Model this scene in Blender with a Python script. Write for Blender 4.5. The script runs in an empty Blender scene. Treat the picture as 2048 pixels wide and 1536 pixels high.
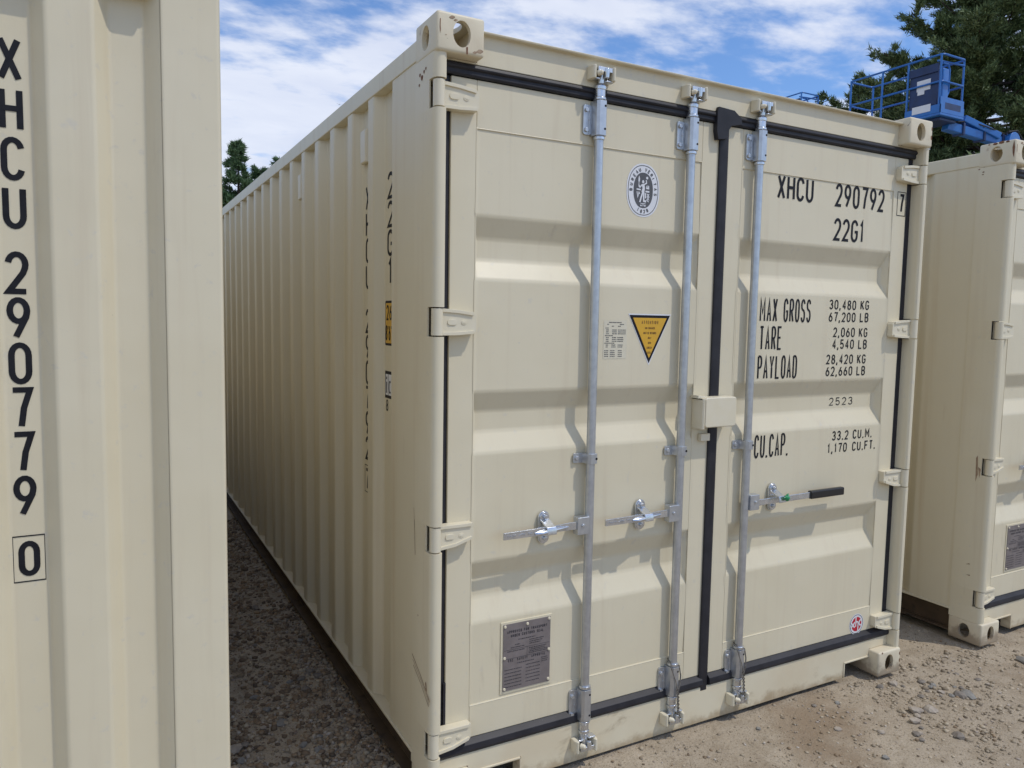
import bpy, bmesh, math, random
import numpy as np
from mathutils import Vector, Matrix

random.seed(7)
rng = np.random.default_rng(11)
R = math.radians
SC = bpy.context.scene
COL = SC.collection

# ------------------------------------------------------------------ camera
cam_d = bpy.data.cameras.new('camera')
cam = bpy.data.objects.new('camera', cam_d)
COL.objects.link(cam)
SC.camera = cam
cam_d.sensor_fit = 'HORIZONTAL'
cam_d.sensor_width = 36.0
cam_d.lens = 26.656
cam_d.clip_start = 0.05
cam_d.clip_end = 3000
CR = Vector((0.87950729, -0.47557671, 0.01713829))
CU = Vector((0.02481404, 0.08179479, 0.99634024))
CF = Vector((0.47523803, 0.87586324, -0.0837401))
CP = Vector((-0.9172, -2.2059, 1.6564))
m4 = Matrix.Identity(4)
for i in range(3):
    m4[i][0], m4[i][1], m4[i][2], m4[i][3] = CR[i], CU[i], -CF[i], CP[i]
cam.matrix_world = m4

# ------------------------------------------------------------------ sky, sun, exposure
TO_SUN = Vector((0.87, -1.0, 2.12)).normalized()
ELEV = math.asin(TO_SUN.z)
AZ = math.atan2(TO_SUN.x, TO_SUN.y)
SKY_STRENGTH = 0.145
CLOUD_LIGHT = 1.06
SUN_STRENGTH = 2.0
EXPOSURE = 0.06
world = bpy.data.worlds.new("World")
SC.world = world
world.use_nodes = True


def build_world():
    nt = world.node_tree
    nt.nodes.clear()
    N, L = nt.nodes.new, nt.links.new
    out = N('ShaderNodeOutputWorld')
    sky = N('ShaderNodeTexSky')
    sky.sky_type = 'NISHITA'
    sky.sun_disc = False
    sky.sun_elevation = ELEV
    sky.sun_rotation = AZ
    sky.air_density = 1.0
    sky.dust_density = 0.3
    sky.ozone_density = 2.2
    b1 = N('ShaderNodeBackground')
    b1.inputs[1].default_value = SKY_STRENGTH
    tint = N('ShaderNodeMix')
    tint.data_type = 'RGBA'
    tint.blend_type = 'MULTIPLY'
    tint.inputs[0].default_value = 1.0
    tint.inputs[7].default_value = (0.70, 0.87, 1.10, 1)
    L(sky.outputs[0], tint.inputs[6])
    L(tint.outputs[2], b1.inputs[0])
    b2 = N('ShaderNodeBackground')
    b2.inputs[0].default_value = (0.70, 0.79, 1.0, 1)
    b2.inputs[1].default_value = CLOUD_LIGHT
    # cloud layer: direction projected on a flat layer above the place
    tc = N('ShaderNodeTexCoord')
    sep = N('ShaderNodeSeparateXYZ')
    L(tc.outputs['Generated'], sep.inputs[0])
    zz = N('ShaderNodeMath'); zz.operation = 'MAXIMUM'; zz.inputs[1].default_value = 0.0
    L(sep.outputs[2], zz.inputs[0])
    za = N('ShaderNodeMath'); za.operation = 'ADD'; za.inputs[1].default_value = 0.12
    L(zz.outputs[0], za.inputs[0])
    dx = N('ShaderNodeMath'); dx.operation = 'DIVIDE'
    dy = N('ShaderNodeMath'); dy.operation = 'DIVIDE'
    L(sep.outputs[0], dx.inputs[0]); L(za.outputs[0], dx.inputs[1])
    L(sep.outputs[1], dy.inputs[0]); L(za.outputs[0], dy.inputs[1])
    cmb = N('ShaderNodeCombineXYZ')
    L(dx.outputs[0], cmb.inputs[0]); L(dy.outputs[0], cmb.inputs[1])

    def noise(scale, detail, rough, rot, sx, sy, off=(0, 0, 0), dist=0.0):
        mp = N('ShaderNodeMapping')
        mp.inputs['Rotation'].default_value = (0, 0, R(rot))
        mp.inputs['Scale'].default_value = (sx, sy, 1)
        mp.inputs['Location'].default_value = off
        L(cmb.outputs[0], mp.inputs[0])
        n = N('ShaderNodeTexNoise')
        n.inputs['Scale'].default_value = scale
        n.inputs['Detail'].default_value = detail
        n.inputs['Roughness'].default_value = rough
        n.inputs['Distortion'].default_value = dist
        L(mp.outputs[0], n.inputs['Vector'])
        return n.outputs['Fac']
    a = noise(2.1, 8, 0.56, 35, 0.82, 1.18, (3.1, 0.4, 0), 0.1)
    b = noise(5.6, 7, 0.58, 35, 0.8, 1.15, (1.0, 2.0, 0), 0.1)
    c = noise(0.5, 2, 0.5, 0, 1, 1, (CLOUD_OFF[0], CLOUD_OFF[1], 0))

    def math2(op, x, y):
        n = N('ShaderNodeMath'); n.operation = op
        for i, q in enumerate((x, y)):
            if isinstance(q, (int, float)):
                n.inputs[i].default_value = q
            else:
                L(q, n.inputs[i])
        return n.outputs[0]
    s = math2('ADD', math2('MULTIPLY', a, 0.55), math2('MULTIPLY', b, 0.42))
    s = math2('ADD', s, math2('MULTIPLY', c, 0.85))
    mr = N('ShaderNodeMapRange')
    mr.interpolation_type = 'SMOOTHSTEP'
    mr.inputs['From Min'].default_value = CLOUD_RANGE[0]
    mr.inputs['From Max'].default_value = CLOUD_RANGE[1]
    mr.inputs['To Max'].default_value = 0.93
    L(s, mr.inputs['Value'])
    cr = N('ShaderNodeMix')
    cr.data_type = 'RGBA'
    cr.inputs[6].default_value = (0.56, 0.62, 0.79, 1)
    cr.inputs[7].default_value = (0.86, 0.89, 0.96, 1)
    L(noise(3.2, 5, 0.55, 35, 0.8, 1.2, (7.0, 3.0, 0), 0.2), cr.inputs[0])
    L(cr.outputs[2], b2.inputs[0])
    mx = N('ShaderNodeMixShader')
    L(mr.outputs[0], mx.inputs[0]); L(b1.outputs[0], mx.inputs[1]); L(b2.outputs[0], mx.inputs[2])
    L(mx.outputs[0], out.inputs[0])


CLOUD_OFF = (4.1, 0.2)
CLOUD_RANGE = (0.845, 1.03)
build_world()

sun_d = bpy.data.lights.new('sun', 'SUN')
sun_d.energy = SUN_STRENGTH
sun_d.angle = R(0.8)
sun_d.color = (1.0, 0.95, 0.87)
sun = bpy.data.objects.new('sun', sun_d)
COL.objects.link(sun)
sun.rotation_euler = TO_SUN.to_track_quat('Z', 'Y').to_euler()
vs = SC.view_settings
vs.view_transform = 'Standard'
vs.look = 'None'
vs.exposure = EXPOSURE
vs.gamma = 1
vs.use_curve_mapping = False


# ------------------------------------------------------------------ materials
def material(name, base, rough=0.5, metal=0.0, var=None, var_scale=4.0, var_detail=4, bump=0.0, bump_scale=200.0,
             spec=0.5, island=None, layers=(), coat=0.0, splash=None, wave=0.0):
    """procedural principled material; layers = extra noise-masked colours (colour, scale, lo, hi, stretch)"""
    m = bpy.data.materials.new(name)
    m.use_nodes = True
    nt = m.node_tree
    N, L = nt.nodes.new, nt.links.new
    p = nt.nodes['Principled BSDF']
    p.inputs['Roughness'].default_value = rough
    p.inputs['Metallic'].default_value = metal
    p.inputs['Specular IOR Level'].default_value = spec
    p.inputs['Coat Weight'].default_value = coat
    tc = N('ShaderNodeTexCoord')

    def noise(scale, detail=4, rough_=0.55, stretch=(1, 1, 1), dist=0.0):
        mp = N('ShaderNodeMapping')
        mp.inputs['Scale'].default_value = stretch
        L(tc.outputs['Object'], mp.inputs[0])
        n = N('ShaderNodeTexNoise')
        n.inputs['Scale'].default_value = scale
        n.inputs['Detail'].default_value = detail
        n.inputs['Roughness'].default_value = rough_
        n.inputs['Distortion'].default_value = dist
        L(mp.outputs[0], n.inputs['Vector'])
        return n.outputs['Fac']

    def mix(fac, a, b):
        n = N('ShaderNodeMix')
        n.data_type = 'RGBA'
        if isinstance(fac, float):
            n.inputs[0].default_value = fac
        else:
            L(fac, n.inputs[0])
        for i, q in ((6, a), (7, b)):
            if isinstance(q, tuple):
                n.inputs[i].default_value = (*q[:3], 1)
            else:
                L(q, n.inputs[i])
        return n.outputs[2]

    def remap(v, lo, hi):
        n = N('ShaderNodeMapRange')
        n.interpolation_type = 'SMOOTHSTEP'
        n.inputs['From Min'].default_value = lo
        n.inputs['From Max'].default_value = hi
        L(v, n.inputs['Value'])
        return n.outputs[0]
    col = tuple(base)
    if island:
        g = N('ShaderNodeNewGeometry')
        col = mix(g.outputs['Random Per Island'], col, tuple(island))
    if var:
        col = mix(remap(noise(var_scale, var_detail), 0.3, 0.7), col, tuple(var))
    for lay in layers:
        c, sc, lo, hi = lay[:4]
        st = lay[4] if len(lay) > 4 else (1, 1, 1)
        col = mix(remap(noise(sc, 6, 0.62, st, 0.3), lo, hi), col, tuple(c))
    if splash:
        # mud splashes: blotches that thin out above the given height
        c, zt = splash
        sp = N('ShaderNodeSeparateXYZ')
        L(tc.outputs['Object'], sp.inputs[0])
        n1 = N('ShaderNodeMath'); n1.operation = 'MULTIPLY_ADD'
        L(noise(13.0, 6, 0.65), n1.inputs[0])
        n1.inputs[1].default_value = 1.6 * zt
        n1.inputs[2].default_value = -.20 * zt
        n2 = N('ShaderNodeMath'); n2.operation = 'SUBTRACT'
        L(n1.outputs[0], n2.inputs[0]); L(sp.outputs[2], n2.inputs[1])
        n3 = N('ShaderNodeMath'); n3.operation = 'MULTIPLY'
        L(remap(n2.outputs[0], -.01, .04), n3.inputs[0])
        n3.inputs[1].default_value = .75
        col = mix(n3.outputs[0], col, tuple(c))
    if isinstance(col, tuple):
        p.inputs['Base Color'].default_value = (*col, 1)
    else:
        L(col, p.inputs['Base Color'])
    if bump:
        b = N('ShaderNodeBump')
        b.inputs['Strength'].default_value = bump
        b.inputs['Distance'].default_value = 0.002
        L(noise(bump_scale, 3), b.inputs['Height'])
        L(b.outputs[0], p.inputs['Normal'])
        if wave:
            # slight oil-canning of the sheet
            bw = N('ShaderNodeBump')
            bw.inputs['Strength'].default_value = wave
            bw.inputs['Distance'].default_value = 0.02
            L(noise(3.3, 2), bw.inputs['Height'])
            L(bw.outputs[0], b.inputs['Normal'])
    return m


CREAM = (0.685, 0.615, 0.448)
CREAM2 = (0.664, 0.590, 0.418)
M = {}
M['cream'] = material('cream_paint', CREAM, 0.42, var=CREAM2, var_scale=2.2, bump=0.05, bump_scale=260, wave=0.25,
                      layers=(((0.635, 0.555, 0.395), 3.2, 0.50, 0.80, (7, 7, 0.30)), ((0.50, 0.43, 0.31), 5.0, 0.64, 0.84, (1.6, 1.6, 0.35)),
                              ((0.62, 0.565, 0.44), 30.0, 0.60, 0.72), ((0.20, 0.12, 0.07), 62.0, 0.75, 0.80)))
M['cream_side'] = material('cream_side_paint', CREAM, 0.45, var=CREAM2, var_scale=1.6, bump=0.06, bump_scale=220, wave=0.3,
                           layers=(((0.60, 0.50, 0.33), 2.6, 0.50, 0.80, (3, 5, 0.16)), ((0.48, 0.38, 0.24), 4.0, 0.66, 0.86, (2, 3, 0.3)), ((0.20, 0.12, 0.07), 48.0, 0.76, 0.82)))
M['cream_worn'] = material('worn_cream_paint', CREAM, 0.5, var=(0.65, 0.56, 0.40), var_scale=9, bump=0.15, bump_scale=120,
                           layers=(((0.30, 0.20, 0.12), 11.0, 0.60, 0.74), ((0.10, 0.040, 0.018), 26.0, 0.66, 0.71)))
M['cream_sill'] = material('sill_cream_paint', CREAM, 0.48, splash=((0.34, 0.25, 0.14), .080), var=(0.65, 0.56, 0.39), var_scale=5, bump=0.08, bump_scale=160,
                           layers=(((0.36, 0.28, 0.17), 6.0, 0.58, 0.80, (1, 1, 2.2)), ((0.16, 0.085, 0.04), 34.0, 0.70, 0.76)))
M['cream_foot'] = material('muddy_cream_paint', CREAM, 0.55, var=(0.62, 0.53, 0.38), var_scale=9, bump=0.15, bump_scale=120, splash=((0.26, 0.19, 0.125), .105),
                           layers=(((0.10, 0.040, 0.018), 30.0, 0.69, 0.74),))
M['cream_hard'] = material('hardware_cream_paint', (0.70, 0.635, 0.480), 0.38, var=CREAM, var_scale=20, bump=0.05, bump_scale=300)
M['rust'] = material('rust', (0.13, 0.055, 0.025), 0.85, var=(0.22, 0.10, 0.05), var_scale=60, bump=0.3, bump_scale=300)
M['scuff'] = material('scuff_marks', (0.40, 0.29, 0.19), 0.7, var=(0.22, 0.14, 0.085), var_scale=40)
M['rubber'] = material('black_rubber', (0.016, 0.0155, 0.019), 0.50, var=(0.026, 0.025, 0.030), var_scale=14, bump=0.08, bump_scale=180, spec=0.32,
                       layers=(((0.16, 0.15, 0.15), 70.0, 0.70, 0.78),))
M['galv'] = material('galvanised_steel', (0.56, 0.58, 0.60), 0.34, 0.8, var=(0.47, 0.49, 0.52), var_scale=34, bump=0.08, bump_scale=120)
M['zinc'] = material('zinc_plated_steel', (0.70, 0.72, 0.75), 0.24, 0.9, var=(0.56, 0.59, 0.63), var_scale=40, bump=0.06, bump_scale=160)
M['hole'] = material('dark_hole', (0.01, 0.01, 0.012), 0.9)
M['black'] = material('black_lettering', (0.010, 0.010, 0.013), 0.55, var=(0.016, 0.016, 0.02), var_scale=30, spec=0.2)
M['white'] = material('white_sticker', (0.74, 0.74, 0.75), 0.4, var=(0.70, 0.70, 0.71), var_scale=20)
M['grey'] = material('grey_print', (0.080, 0.080, 0.083), 0.5, var=(0.095, 0.095, 0.098), var_scale=30)
M['yellow'] = material('yellow_sticker', (0.66, 0.37, 0.025), 0.4, var=(0.62, 0.34, 0.025), var_scale=25)
M['brown_ink'] = material('brown_print', (0.10, 0.035, 0.012), 0.5)
M['red'] = material('red_print', (0.50, 0.012, 0.035), 0.4, var=(0.44, 0.012, 0.03), var_scale=40)
M['plate'] = material('plate_metal', (0.205, 0.18, 0.175), 0.42, 0.35, var=(0.25, 0.22, 0.215), var_scale=18, bump=0.05, bump_scale=200)
M['plate_ink'] = material('plate_print', (0.035, 0.032, 0.04), 0.5)
M['tab'] = material('data_sticker', (0.67, 0.615, 0.47), 0.42, var=(0.64, 0.585, 0.44), var_scale=30)
M['under'] = material('brown_undercoat', (0.060, 0.038, 0.020), 0.75, var=(0.10, 0.066, 0.036), var_scale=7, bump=0.3, bump_scale=70,
                      layers=(((0.02, 0.015, 0.010), 12.0, 0.55, 0.68),))
M['grip'] = material('black_grip', (0.012, 0.012, 0.013), 0.35, bump=0.05)
M['green'] = material('green_seal', (0.01, 0.22, 0.08), 0.4, var=(0.015, 0.27, 0.10), var_scale=80)
M['wire'] = material('twisted_wire', (0.23, 0.21, 0.18), 0.5, 0.5, var=(0.10, 0.085, 0.07), var_scale=130)
M['blue'] = material('blue_lift_paint', (0.014, 0.125, 0.42), 0.35, var=(0.018, 0.15, 0.47), var_scale=5, coat=0.2)
M['navy'] = material('dark_blue_panel', (0.010, 0.022, 0.075), 0.4, var=(0.014, 0.035, 0.12), var_scale=4)
M['tyre'] = material('tyre_rubber', (0.02, 0.02, 0.02), 0.8, var=(0.035, 0.034, 0.032), var_scale=20)
M['bark'] = material('pine_bark', (0.075, 0.055, 0.04), 0.9, var=(0.045, 0.033, 0.025), var_scale=9, bump=0.6, bump_scale=25)
M['needle'] = material('pine_needles', (0.034, 0.066, 0.026), 0.6, island=(0.215, 0.275, 0.120), spec=0.25)
M['needle_l'] = material('spruce_needles', (0.055, 0.110, 0.050), 0.6, island=(0.160, 0.235, 0.110), spec=0.25)
M['leaf'] = material('broad_leaves', (0.030, 0.060, 0.016), 0.55, island=(0.085, 0.125, 0.035), spec=0.3)
M['bird'] = material('bird_feathers', (0.10, 0.10, 0.11), 0.7)
M['stone'] = material('gravel_stone', (0.20, 0.17, 0.14), 0.8, island=(0.055, 0.050, 0.048), bump=0.4, bump_scale=90)
M['stone_pale'] = material('pale_stone', (0.42, 0.36, 0.28), 0.8, var=(0.30, 0.25, 0.20), var_scale=30, bump=0.5, bump_scale=80)
M['stone_grey'] = material('grey_stone', (0.27, 0.255, 0.225), 0.8, var=(0.19, 0.175, 0.150), var_scale=30, bump=0.5, bump_scale=80)
M['stone_dark'] = material('dark_stone', (0.17, 0.145, 0.118), 0.8, var=(0.23, 0.195, 0.155), var_scale=30, bump=0.5, bump_scale=80)


def ground_material():
    m = bpy.data.materials.new('gravelly_sand')
    m.use_nodes = True
    nt = m.node_tree
    N, L = nt.nodes.new, nt.links.new
    p = nt.nodes['Principled BSDF']
    p.inputs['Roughness'].default_value = 0.92
    p.inputs['Specular IOR Level'].default_value = 0.25
    tc = N('ShaderNodeTexCoord')

    def noise(s, d, r=0.6, dist=0.0):
        n = N('ShaderNodeTexNoise')
        n.inputs['Scale'].default_value = s
        n.inputs['Detail'].default_value = d
        n.inputs['Roughness'].default_value = r
        n.inputs['Distortion'].default_value = dist
        L(tc.outputs['Object'], n.inputs['Vector'])
        return n.outputs['Fac']

    def ramp(v, lo, hi):
        n = N('ShaderNodeMapRange')
        n.interpolation_type = 'SMOOTHSTEP'
        n.inputs['From Min'].default_value = lo
        n.inputs['From Max'].default_value = hi
        L(v, n.inputs['Value'])
        return n.outputs[0]

    def mix(f, a, b):
        n = N('ShaderNodeMix')
        n.data_type = 'RGBA'
        L(f, n.inputs[0])
        for i, q in ((6, a), (7, b)):
            if isinstance(q, tuple):
                n.inputs[i].default_value = (*q, 1)
            else:
                L(q, n.inputs[i])
        return n.outputs[2]
    col = mix(ramp(noise(1.3, 6), 0.35, 0.68), (0.475, 0.400, 0.295), (0.395, 0.325, 0.234))
    col = mix(ramp(noise(9, 8, 0.7), 0.42, 0.72), col, (0.320, 0.255, 0.175))
    col = mix(ramp(noise(150, 3, 0.6), 0.52, 0.70), col, (0.225, 0.178, 0.122))
    col = mix(ramp(noise(260, 2, 0.5), 0.64, 0.74), col, (0.52, 0.45, 0.36))
    col = mix(ramp(noise(0.9, 7, 0.6, 0.4), 0.50, 0.72), col, (0.27, 0.200, 0.130))
    L(col, p.inputs['Base Color'])
    b = N('ShaderNodeBump')
    b.inputs['Strength'].default_value = 0.9
    b.inputs['Distance'].default_value = 0.006
    L(noise(95, 5, 0.7), b.inputs['Height'])
    b2 = N('ShaderNodeBump')
    b2.inputs['Strength'].default_value = 0.6
    b2.inputs['Distance'].default_value = 0.02
    L(noise(22, 4, 0.6), b2.inputs['Height'])
    L(b2.outputs[0], b.inputs['Normal'])
    L(b.outputs[0], p.inputs['Normal'])
    return m


M['ground'] = ground_material()


# ------------------------------------------------------------------ mesh helpers
class MB:
    """collects shapes and links them as ONE mesh object"""

    def __init__(s):
        s.v, s.f, s.mi = [], [], []

    def add(s, verts, faces, mi=0):
        o = len(s.v)
        s.v += [tuple(q) for q in verts]
        s.f += [tuple(i + o for i in f) for f in faces]
        s.mi += [mi] * len(faces)
        return s

    def box(s, x0, x1, y0, y1, z0, z1, mi=0):
        v = [(x, y, z) for x in (x0, x1) for y in (y0, y1) for z in (z0, z1)]
        f = [(0, 1, 3, 2), (4, 6, 7, 5), (0, 4, 5, 1), (2, 3, 7, 6), (0, 2, 6, 4), (1, 5, 7, 3)]
        return s.add(v, f, mi)

    def prism(s, poly, axis, a, b, mi=0):
        """2D polygon extruded along an axis: 'z' poly=(x,y), 'y' poly=(x,z), 'x' poly=(y,z)"""
        n = len(poly)
        area = sum(poly[i][0] * poly[(i + 1) % n][1] - poly[(i + 1) % n][0] * poly[i][1] for i in range(n))
        if (area < 0) != (axis == 'y'):
            poly = poly[::-1]

        def pt(q, t):
            return {'z': (q[0], q[1], t), 'y': (q[0], t, q[1]), 'x': (t, q[0], q[1])}[axis]
        v = [pt(q, a) for q in poly] + [pt(q, b) for q in poly]
        f = [tuple(range(n))[::-1], tuple(range(n, 2 * n))]
        f += [(i, (i + 1) % n, n + (i + 1) % n, n + i) for i in range(n)]
        return s.add(v, f, mi)

    def tube(s, pts, r, n=10, mi=0, caps=True, closed=False):
        pts = [Vector(p) for p in pts]
        rs = r if isinstance(r, (list, tuple)) else [r] * len(pts)
        k = len(pts)
        rings = []
        up = None
        for i, p in enumerate(pts):
            if closed:
                t = (pts[(i + 1) % k] - pts[i - 1])
            else:
                t = pts[min(i + 1, k - 1)] - pts[max(i - 1, 0)]
            t.normalize()
            if up is None:
                up = Vector((0, 0, 1)) if abs(t.z) < 0.9 else Vector((0, 1, 0))
            a = t.cross(up)
            if a.length < 1e-5:
                a = t.cross(Vector((1, 0, 0)))
            a.normalize()
            b = a.cross(t)
            up = b
            rings.append([p + (a * math.cos(2 * math.pi * j / n) + b * math.sin(2 * math.pi * j / n)) * rs[i] for j in range(n)])
        v = [q for ring in rings for q in ring]
        f = []
        for i in range(k if closed else k - 1):
            i2 = (i + 1) % k
            for j in range(n):
                j2 = (j + 1) % n
                f.append((i * n + j, i2 * n + j, i2 * n + j2, i * n + j2))
        if caps and not closed:
            f.append(tuple(range(n)))
            f.append(tuple(range((k - 1) * n, k * n))[::-1])
        return s.add(v, f, mi)

    def build(s, name, mat, parent=None, bevel=0.0, smooth=35, segs=2, fix=False, bang=30):
        me = bpy.data.meshes.new(name)
        me.from_pydata(s.v, [], s.f)
        mats = mat if isinstance(mat, (list, tuple)) else [mat]
        for q in mats:
            me.materials.append(M[q])
        me.polygons.foreach_set('material_index', s.mi)
        if fix:
            bm = bmesh.new()
            bm.from_mesh(me)
            bmesh.ops.remove_doubles(bm, verts=bm.verts, dist=1e-5)
            bmesh.ops.recalc_face_normals(bm, faces=bm.faces)
            bm.to_mesh(me)
            bm.free()
        me.update()
        if smooth:
            me.polygons.foreach_set('use_smooth', [True] * len(me.polygons))
            me.set_sharp_from_angle(angle=R(smooth))
        o = bpy.data.objects.new(name, me)
        COL.objects.link(o)
        if parent:
            o.parent = parent
        if bevel:
            b = o.modifiers.new('bevel', 'BEVEL')
            b.width = bevel
            b.segments = segs
            b.limit_method = 'ANGLE'
            b.angle_limit = R(bang)
            b.harden_normals = False
            me.polygons.foreach_set('use_smooth', [True] * len(me.polygons))
            me.set_sharp_from_angle(angle=R(180))
            w = o.modifiers.new('normals', 'WEIGHTED_NORMAL')
            w.keep_sharp = True
        return o


def rrect(x0, x1, y0, y1, r, n=4):
    p = []
    for cx, cy, a in ((x1 - r, y1 - r, 0), (x0 + r, y1 - r, 90), (x0 + r, y0 + r, 180), (x1 - r, y0 + r, 270)):
        for i in range(n + 1):
            t = R(a + 90 * i / n)
            p.append((cx + r * math.cos(t), cy + r * math.sin(t)))
    return p


def oval(cx, cy, rx, ry, n=28):
    return [(cx + rx * math.cos(2 * math.pi * i / n), cy + ry * math.sin(2 * math.pi * i / n)) for i in range(n)]


def thing(name, label, cat, loc=(0, 0, 0), rz=0, group=None):
    o = bpy.data.objects.new(name, None)
    o.empty_display_size = 0.2
    COL.objects.link(o)
    o.location = loc
    o.rotation_euler = (0, 0, rz)
    return tag(o, label, cat, group)


def tag(o, label=None, cat=None, group=None, kind=None):
    for k, v in (('label', label), ('category', cat), ('group', group), ('kind', kind)):
        if v:
            o[k] = v
    return o


def copy_tree(o, parent=None, skip=()):
    c = o.copy()
    COL.objects.link(c)
    c.parent = parent
    for ch in o.children:
        if ch.name.split('.')[0] not in skip:
            copy_tree(ch, c, skip)
    return c


# ------------------------------------------------------------------ lettering from strokes
def arc(cx, cy, rx, ry, a0, a1, n=6):
    return [(cx + rx * math.cos(R(a0 + (a1 - a0) * i / n)), cy + ry * math.sin(R(a0 + (a1 - a0) * i / n))) for i in range(n + 1)]


def glyphs():
    g = {}
    O = arc(.5, .72, .5, .28, 0, 180, 10) + arc(.5, .28, .5, .28, 180, 360, 10)
    O.append(O[0])
    g['O'] = g['0'] = [O]
    g['A'] = [[(0, 0), (.5, 1), (1, 0)], [(.17, .32), (.83, .32)]]
    g['B'] = [[(0, 0), (0, 1)], [(0, 1)] + arc(.55, .765, .42, .235, 90, -90, 8) + [(0, .53)], [(.55, .53)] + arc(.55, .265, .45, .265, 90, -90, 8) + [(0, 0)]]
    g['C'] = [arc(.5, .73, .5, .27, 12, 180, 9) + arc(.5, .27, .5, .27, 180, 348, 9)]
    g['D'] = [[(0, 0), (0, 1)], [(0, 1)] + arc(.45, .72, .55, .28, 90, 0) + arc(.45, .28, .55, .28, 0, -90) + [(0, 0)]]
    g['E'] = [[(1, 1), (0, 1), (0, 0), (1, 0)], [(0, .52), (.82, .52)]]
    g['F'] = [[(1, 1), (0, 1), (0, 0)], [(0, .52), (.82, .52)]]
    g['G'] = [arc(.5, .73, .5, .27, 12, 180, 9) + arc(.5, .27, .5, .27, 180, 360, 9) + [(1, .46), (.55, .46)]]
    g['H'] = [[(0, 0), (0, 1)], [(1, 0), (1, 1)], [(0, .52), (1, .52)]]
    g['I'] = [[(.5, 0), (.5, 1)]]
    g['K'] = [[(0, 0), (0, 1)], [(1, 1), (0, .4)], [(.3, .56), (1, 0)]]
    g['L'] = [[(0, 1), (0, 0), (1, 0)]]
    g['M'] = [[(0, 0), (0, 1), (.5, .35), (1, 1), (1, 0)]]
    g['N'] = [[(0, 0), (0, 1), (1, 0), (1, 1)]]
    g['P'] = [[(0, 0), (0, 1)], [(0, 1)] + arc(.52, .745, .48, .255, 90, -90, 8) + [(0, .49)]]
    g['R'] = g['P'] + [[(.5, .49), (1, 0)]]
    g['S'] = [arc(.5, .76, .5, .24, 15, 180, 8) + arc(.5, .76, .5, .22, 180, 255, 4) + arc(.5, .27, .5, .26, 75, 0, 4) + arc(.5, .26, .5, .26, 0, -165, 8)]
    g['T'] = [[(0, 1), (1, 1)], [(.5, 1), (.5, 0)]]
    g['U'] = [[(0, 1)] + arc(.5, .28, .5, .28, 180, 360, 10) + [(1, 1)]]
    g['V'] = [[(0, 1), (.5, 0), (1, 1)]]
    g['X'] = [[(0, 0), (1, 1)], [(0, 1), (1, 0)]]
    g['Y'] = [[(0, 1), (.5, .48), (1, 1)], [(.5, .48), (.5, 0)]]
    g['1'] = [[(.1, .8), (.55, 1), (.55, 0)]]
    g['2'] = [arc(.5, .73, .5, .27, 170, -20, 10) + [(.85, .5), (0, .0), (1, 0)]]
    g['3'] = [arc(.5, .76, .46, .24, 165, -80, 10) + arc(.5, .27, .5, .27, 80, -165, 12)]
    g['4'] = [[(.74, 0), (.74, 1), (0, .28)], [(0, .28), (1, .28)]]
    g['5'] = [[(.95, 1), (.1, 1), (.04, .53)] + arc(.5, .31, .5, .31, 130, -160, 12)]
    g['9'] = [arc(.5, .71, .5, .29, 0, 360, 18), [(1, .71), (.93, .53), (.32, 0)]]
    g['6'] = [[(1 - x, 1 - y) for x, y in s] for s in g['9']]
    g['7'] = [[(0, 1), (1, 1), (.62, .5), (.45, 0)]]
    g['8'] = [arc(.5, .765, .44, .235, 0, 360, 16), arc(.5, .265, .5, .265, 0, 360, 16)]
    g["'"] = [[(.5, 1), (.4, .78)]]
    g['"'] = [[(.25, 1), (.2, .8)], [(.75, 1), (.7, .8)]]
    return g


GL = glyphs()


def ribbon(pts, t):
    closed = math.dist(pts[0], pts[-1]) < 1e-6 and len(pts) > 3
    p = [Vector((x, y)) for x, y in pts]
    if closed:
        p = p[:-1]
    q = [p[0]]
    for a in p[1:]:
        if (a - q[-1]).length > 1e-5:
            q.append(a)
    p = q
    n = len(p)
    v, f = [], []
    for i in range(n):
        a = p[i - 1] if (i > 0 or closed) else None
        b = p[(i + 1) % n] if (i < n - 1 or closed) else None
        d1 = (p[i] - a).normalized() if a is not None else None
        d2 = (b - p[i]).normalized() if b is not None else None
        if d1 is None:
            d1 = d2
        if d2 is None:
            d2 = d1
        n1 = Vector((-d1.y, d1.x))
        n2 = Vector((-d2.y, d2.x))
        m = n1 + n2
        if m.length < 1e-4:
            m = n1
        m.normalize()
        k = min(1.0 / max(m.dot(n1), 0.35), 2.2)
        v.append(p[i] + m * t * k / 2)
        v.append(p[i] - m * t * k / 2)
    for i in range(n if closed else n - 1):
        j = (i + 1) % n
        f.append((2 * i, 2 * i + 1, 2 * j + 1, 2 * j))
    return v, f


def char_width(ch, w):
    return {'1': .72 * w, 'I': .35 * w, '.': .38 * w, ',': .38 * w, "'": .35 * w, ' ': .8 * w, 'M': 1.2 * w}.get(ch, w)


def put_text(mb, s, frame, x, y, h, w, t, gap=None, mi=0, center=False, lift=0.0):
    """frame=(origin,u,v,n); x,y = lower left in frame"""
    o, u, vv, nn = frame
    gap = w * .28 if gap is None else gap
    if center:
        x -= (sum(char_width(c, w) + gap for c in s) - gap) / 2
    for ch in s:
        cw = char_width(ch, w)
        strokes = []
        if ch in '.,':
            strokes = [[(x + cw / 2 - t * .1, y + t * 1.15), (x + cw / 2 - (t * .5 if ch == ',' else t * .1), y - (t * .7 if ch == ',' else 0))]]
        elif ch != ' ':
            iw, ih = max(cw - t, 1e-6), h - t
            strokes = [[(x + t / 2 + px * iw, y + t / 2 + py * ih) for px, py in st] for st in GL[ch]]
        for k, st in enumerate(strokes):
            v, f = ribbon(st, t * (1.15 if ch in '.,' else 1))
            d = lift + k * 0.00025
            mb.add([o + u * q.x + vv * q.y + nn * d for q in v], f, mi)
        x += cw + gap
    return x


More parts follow.
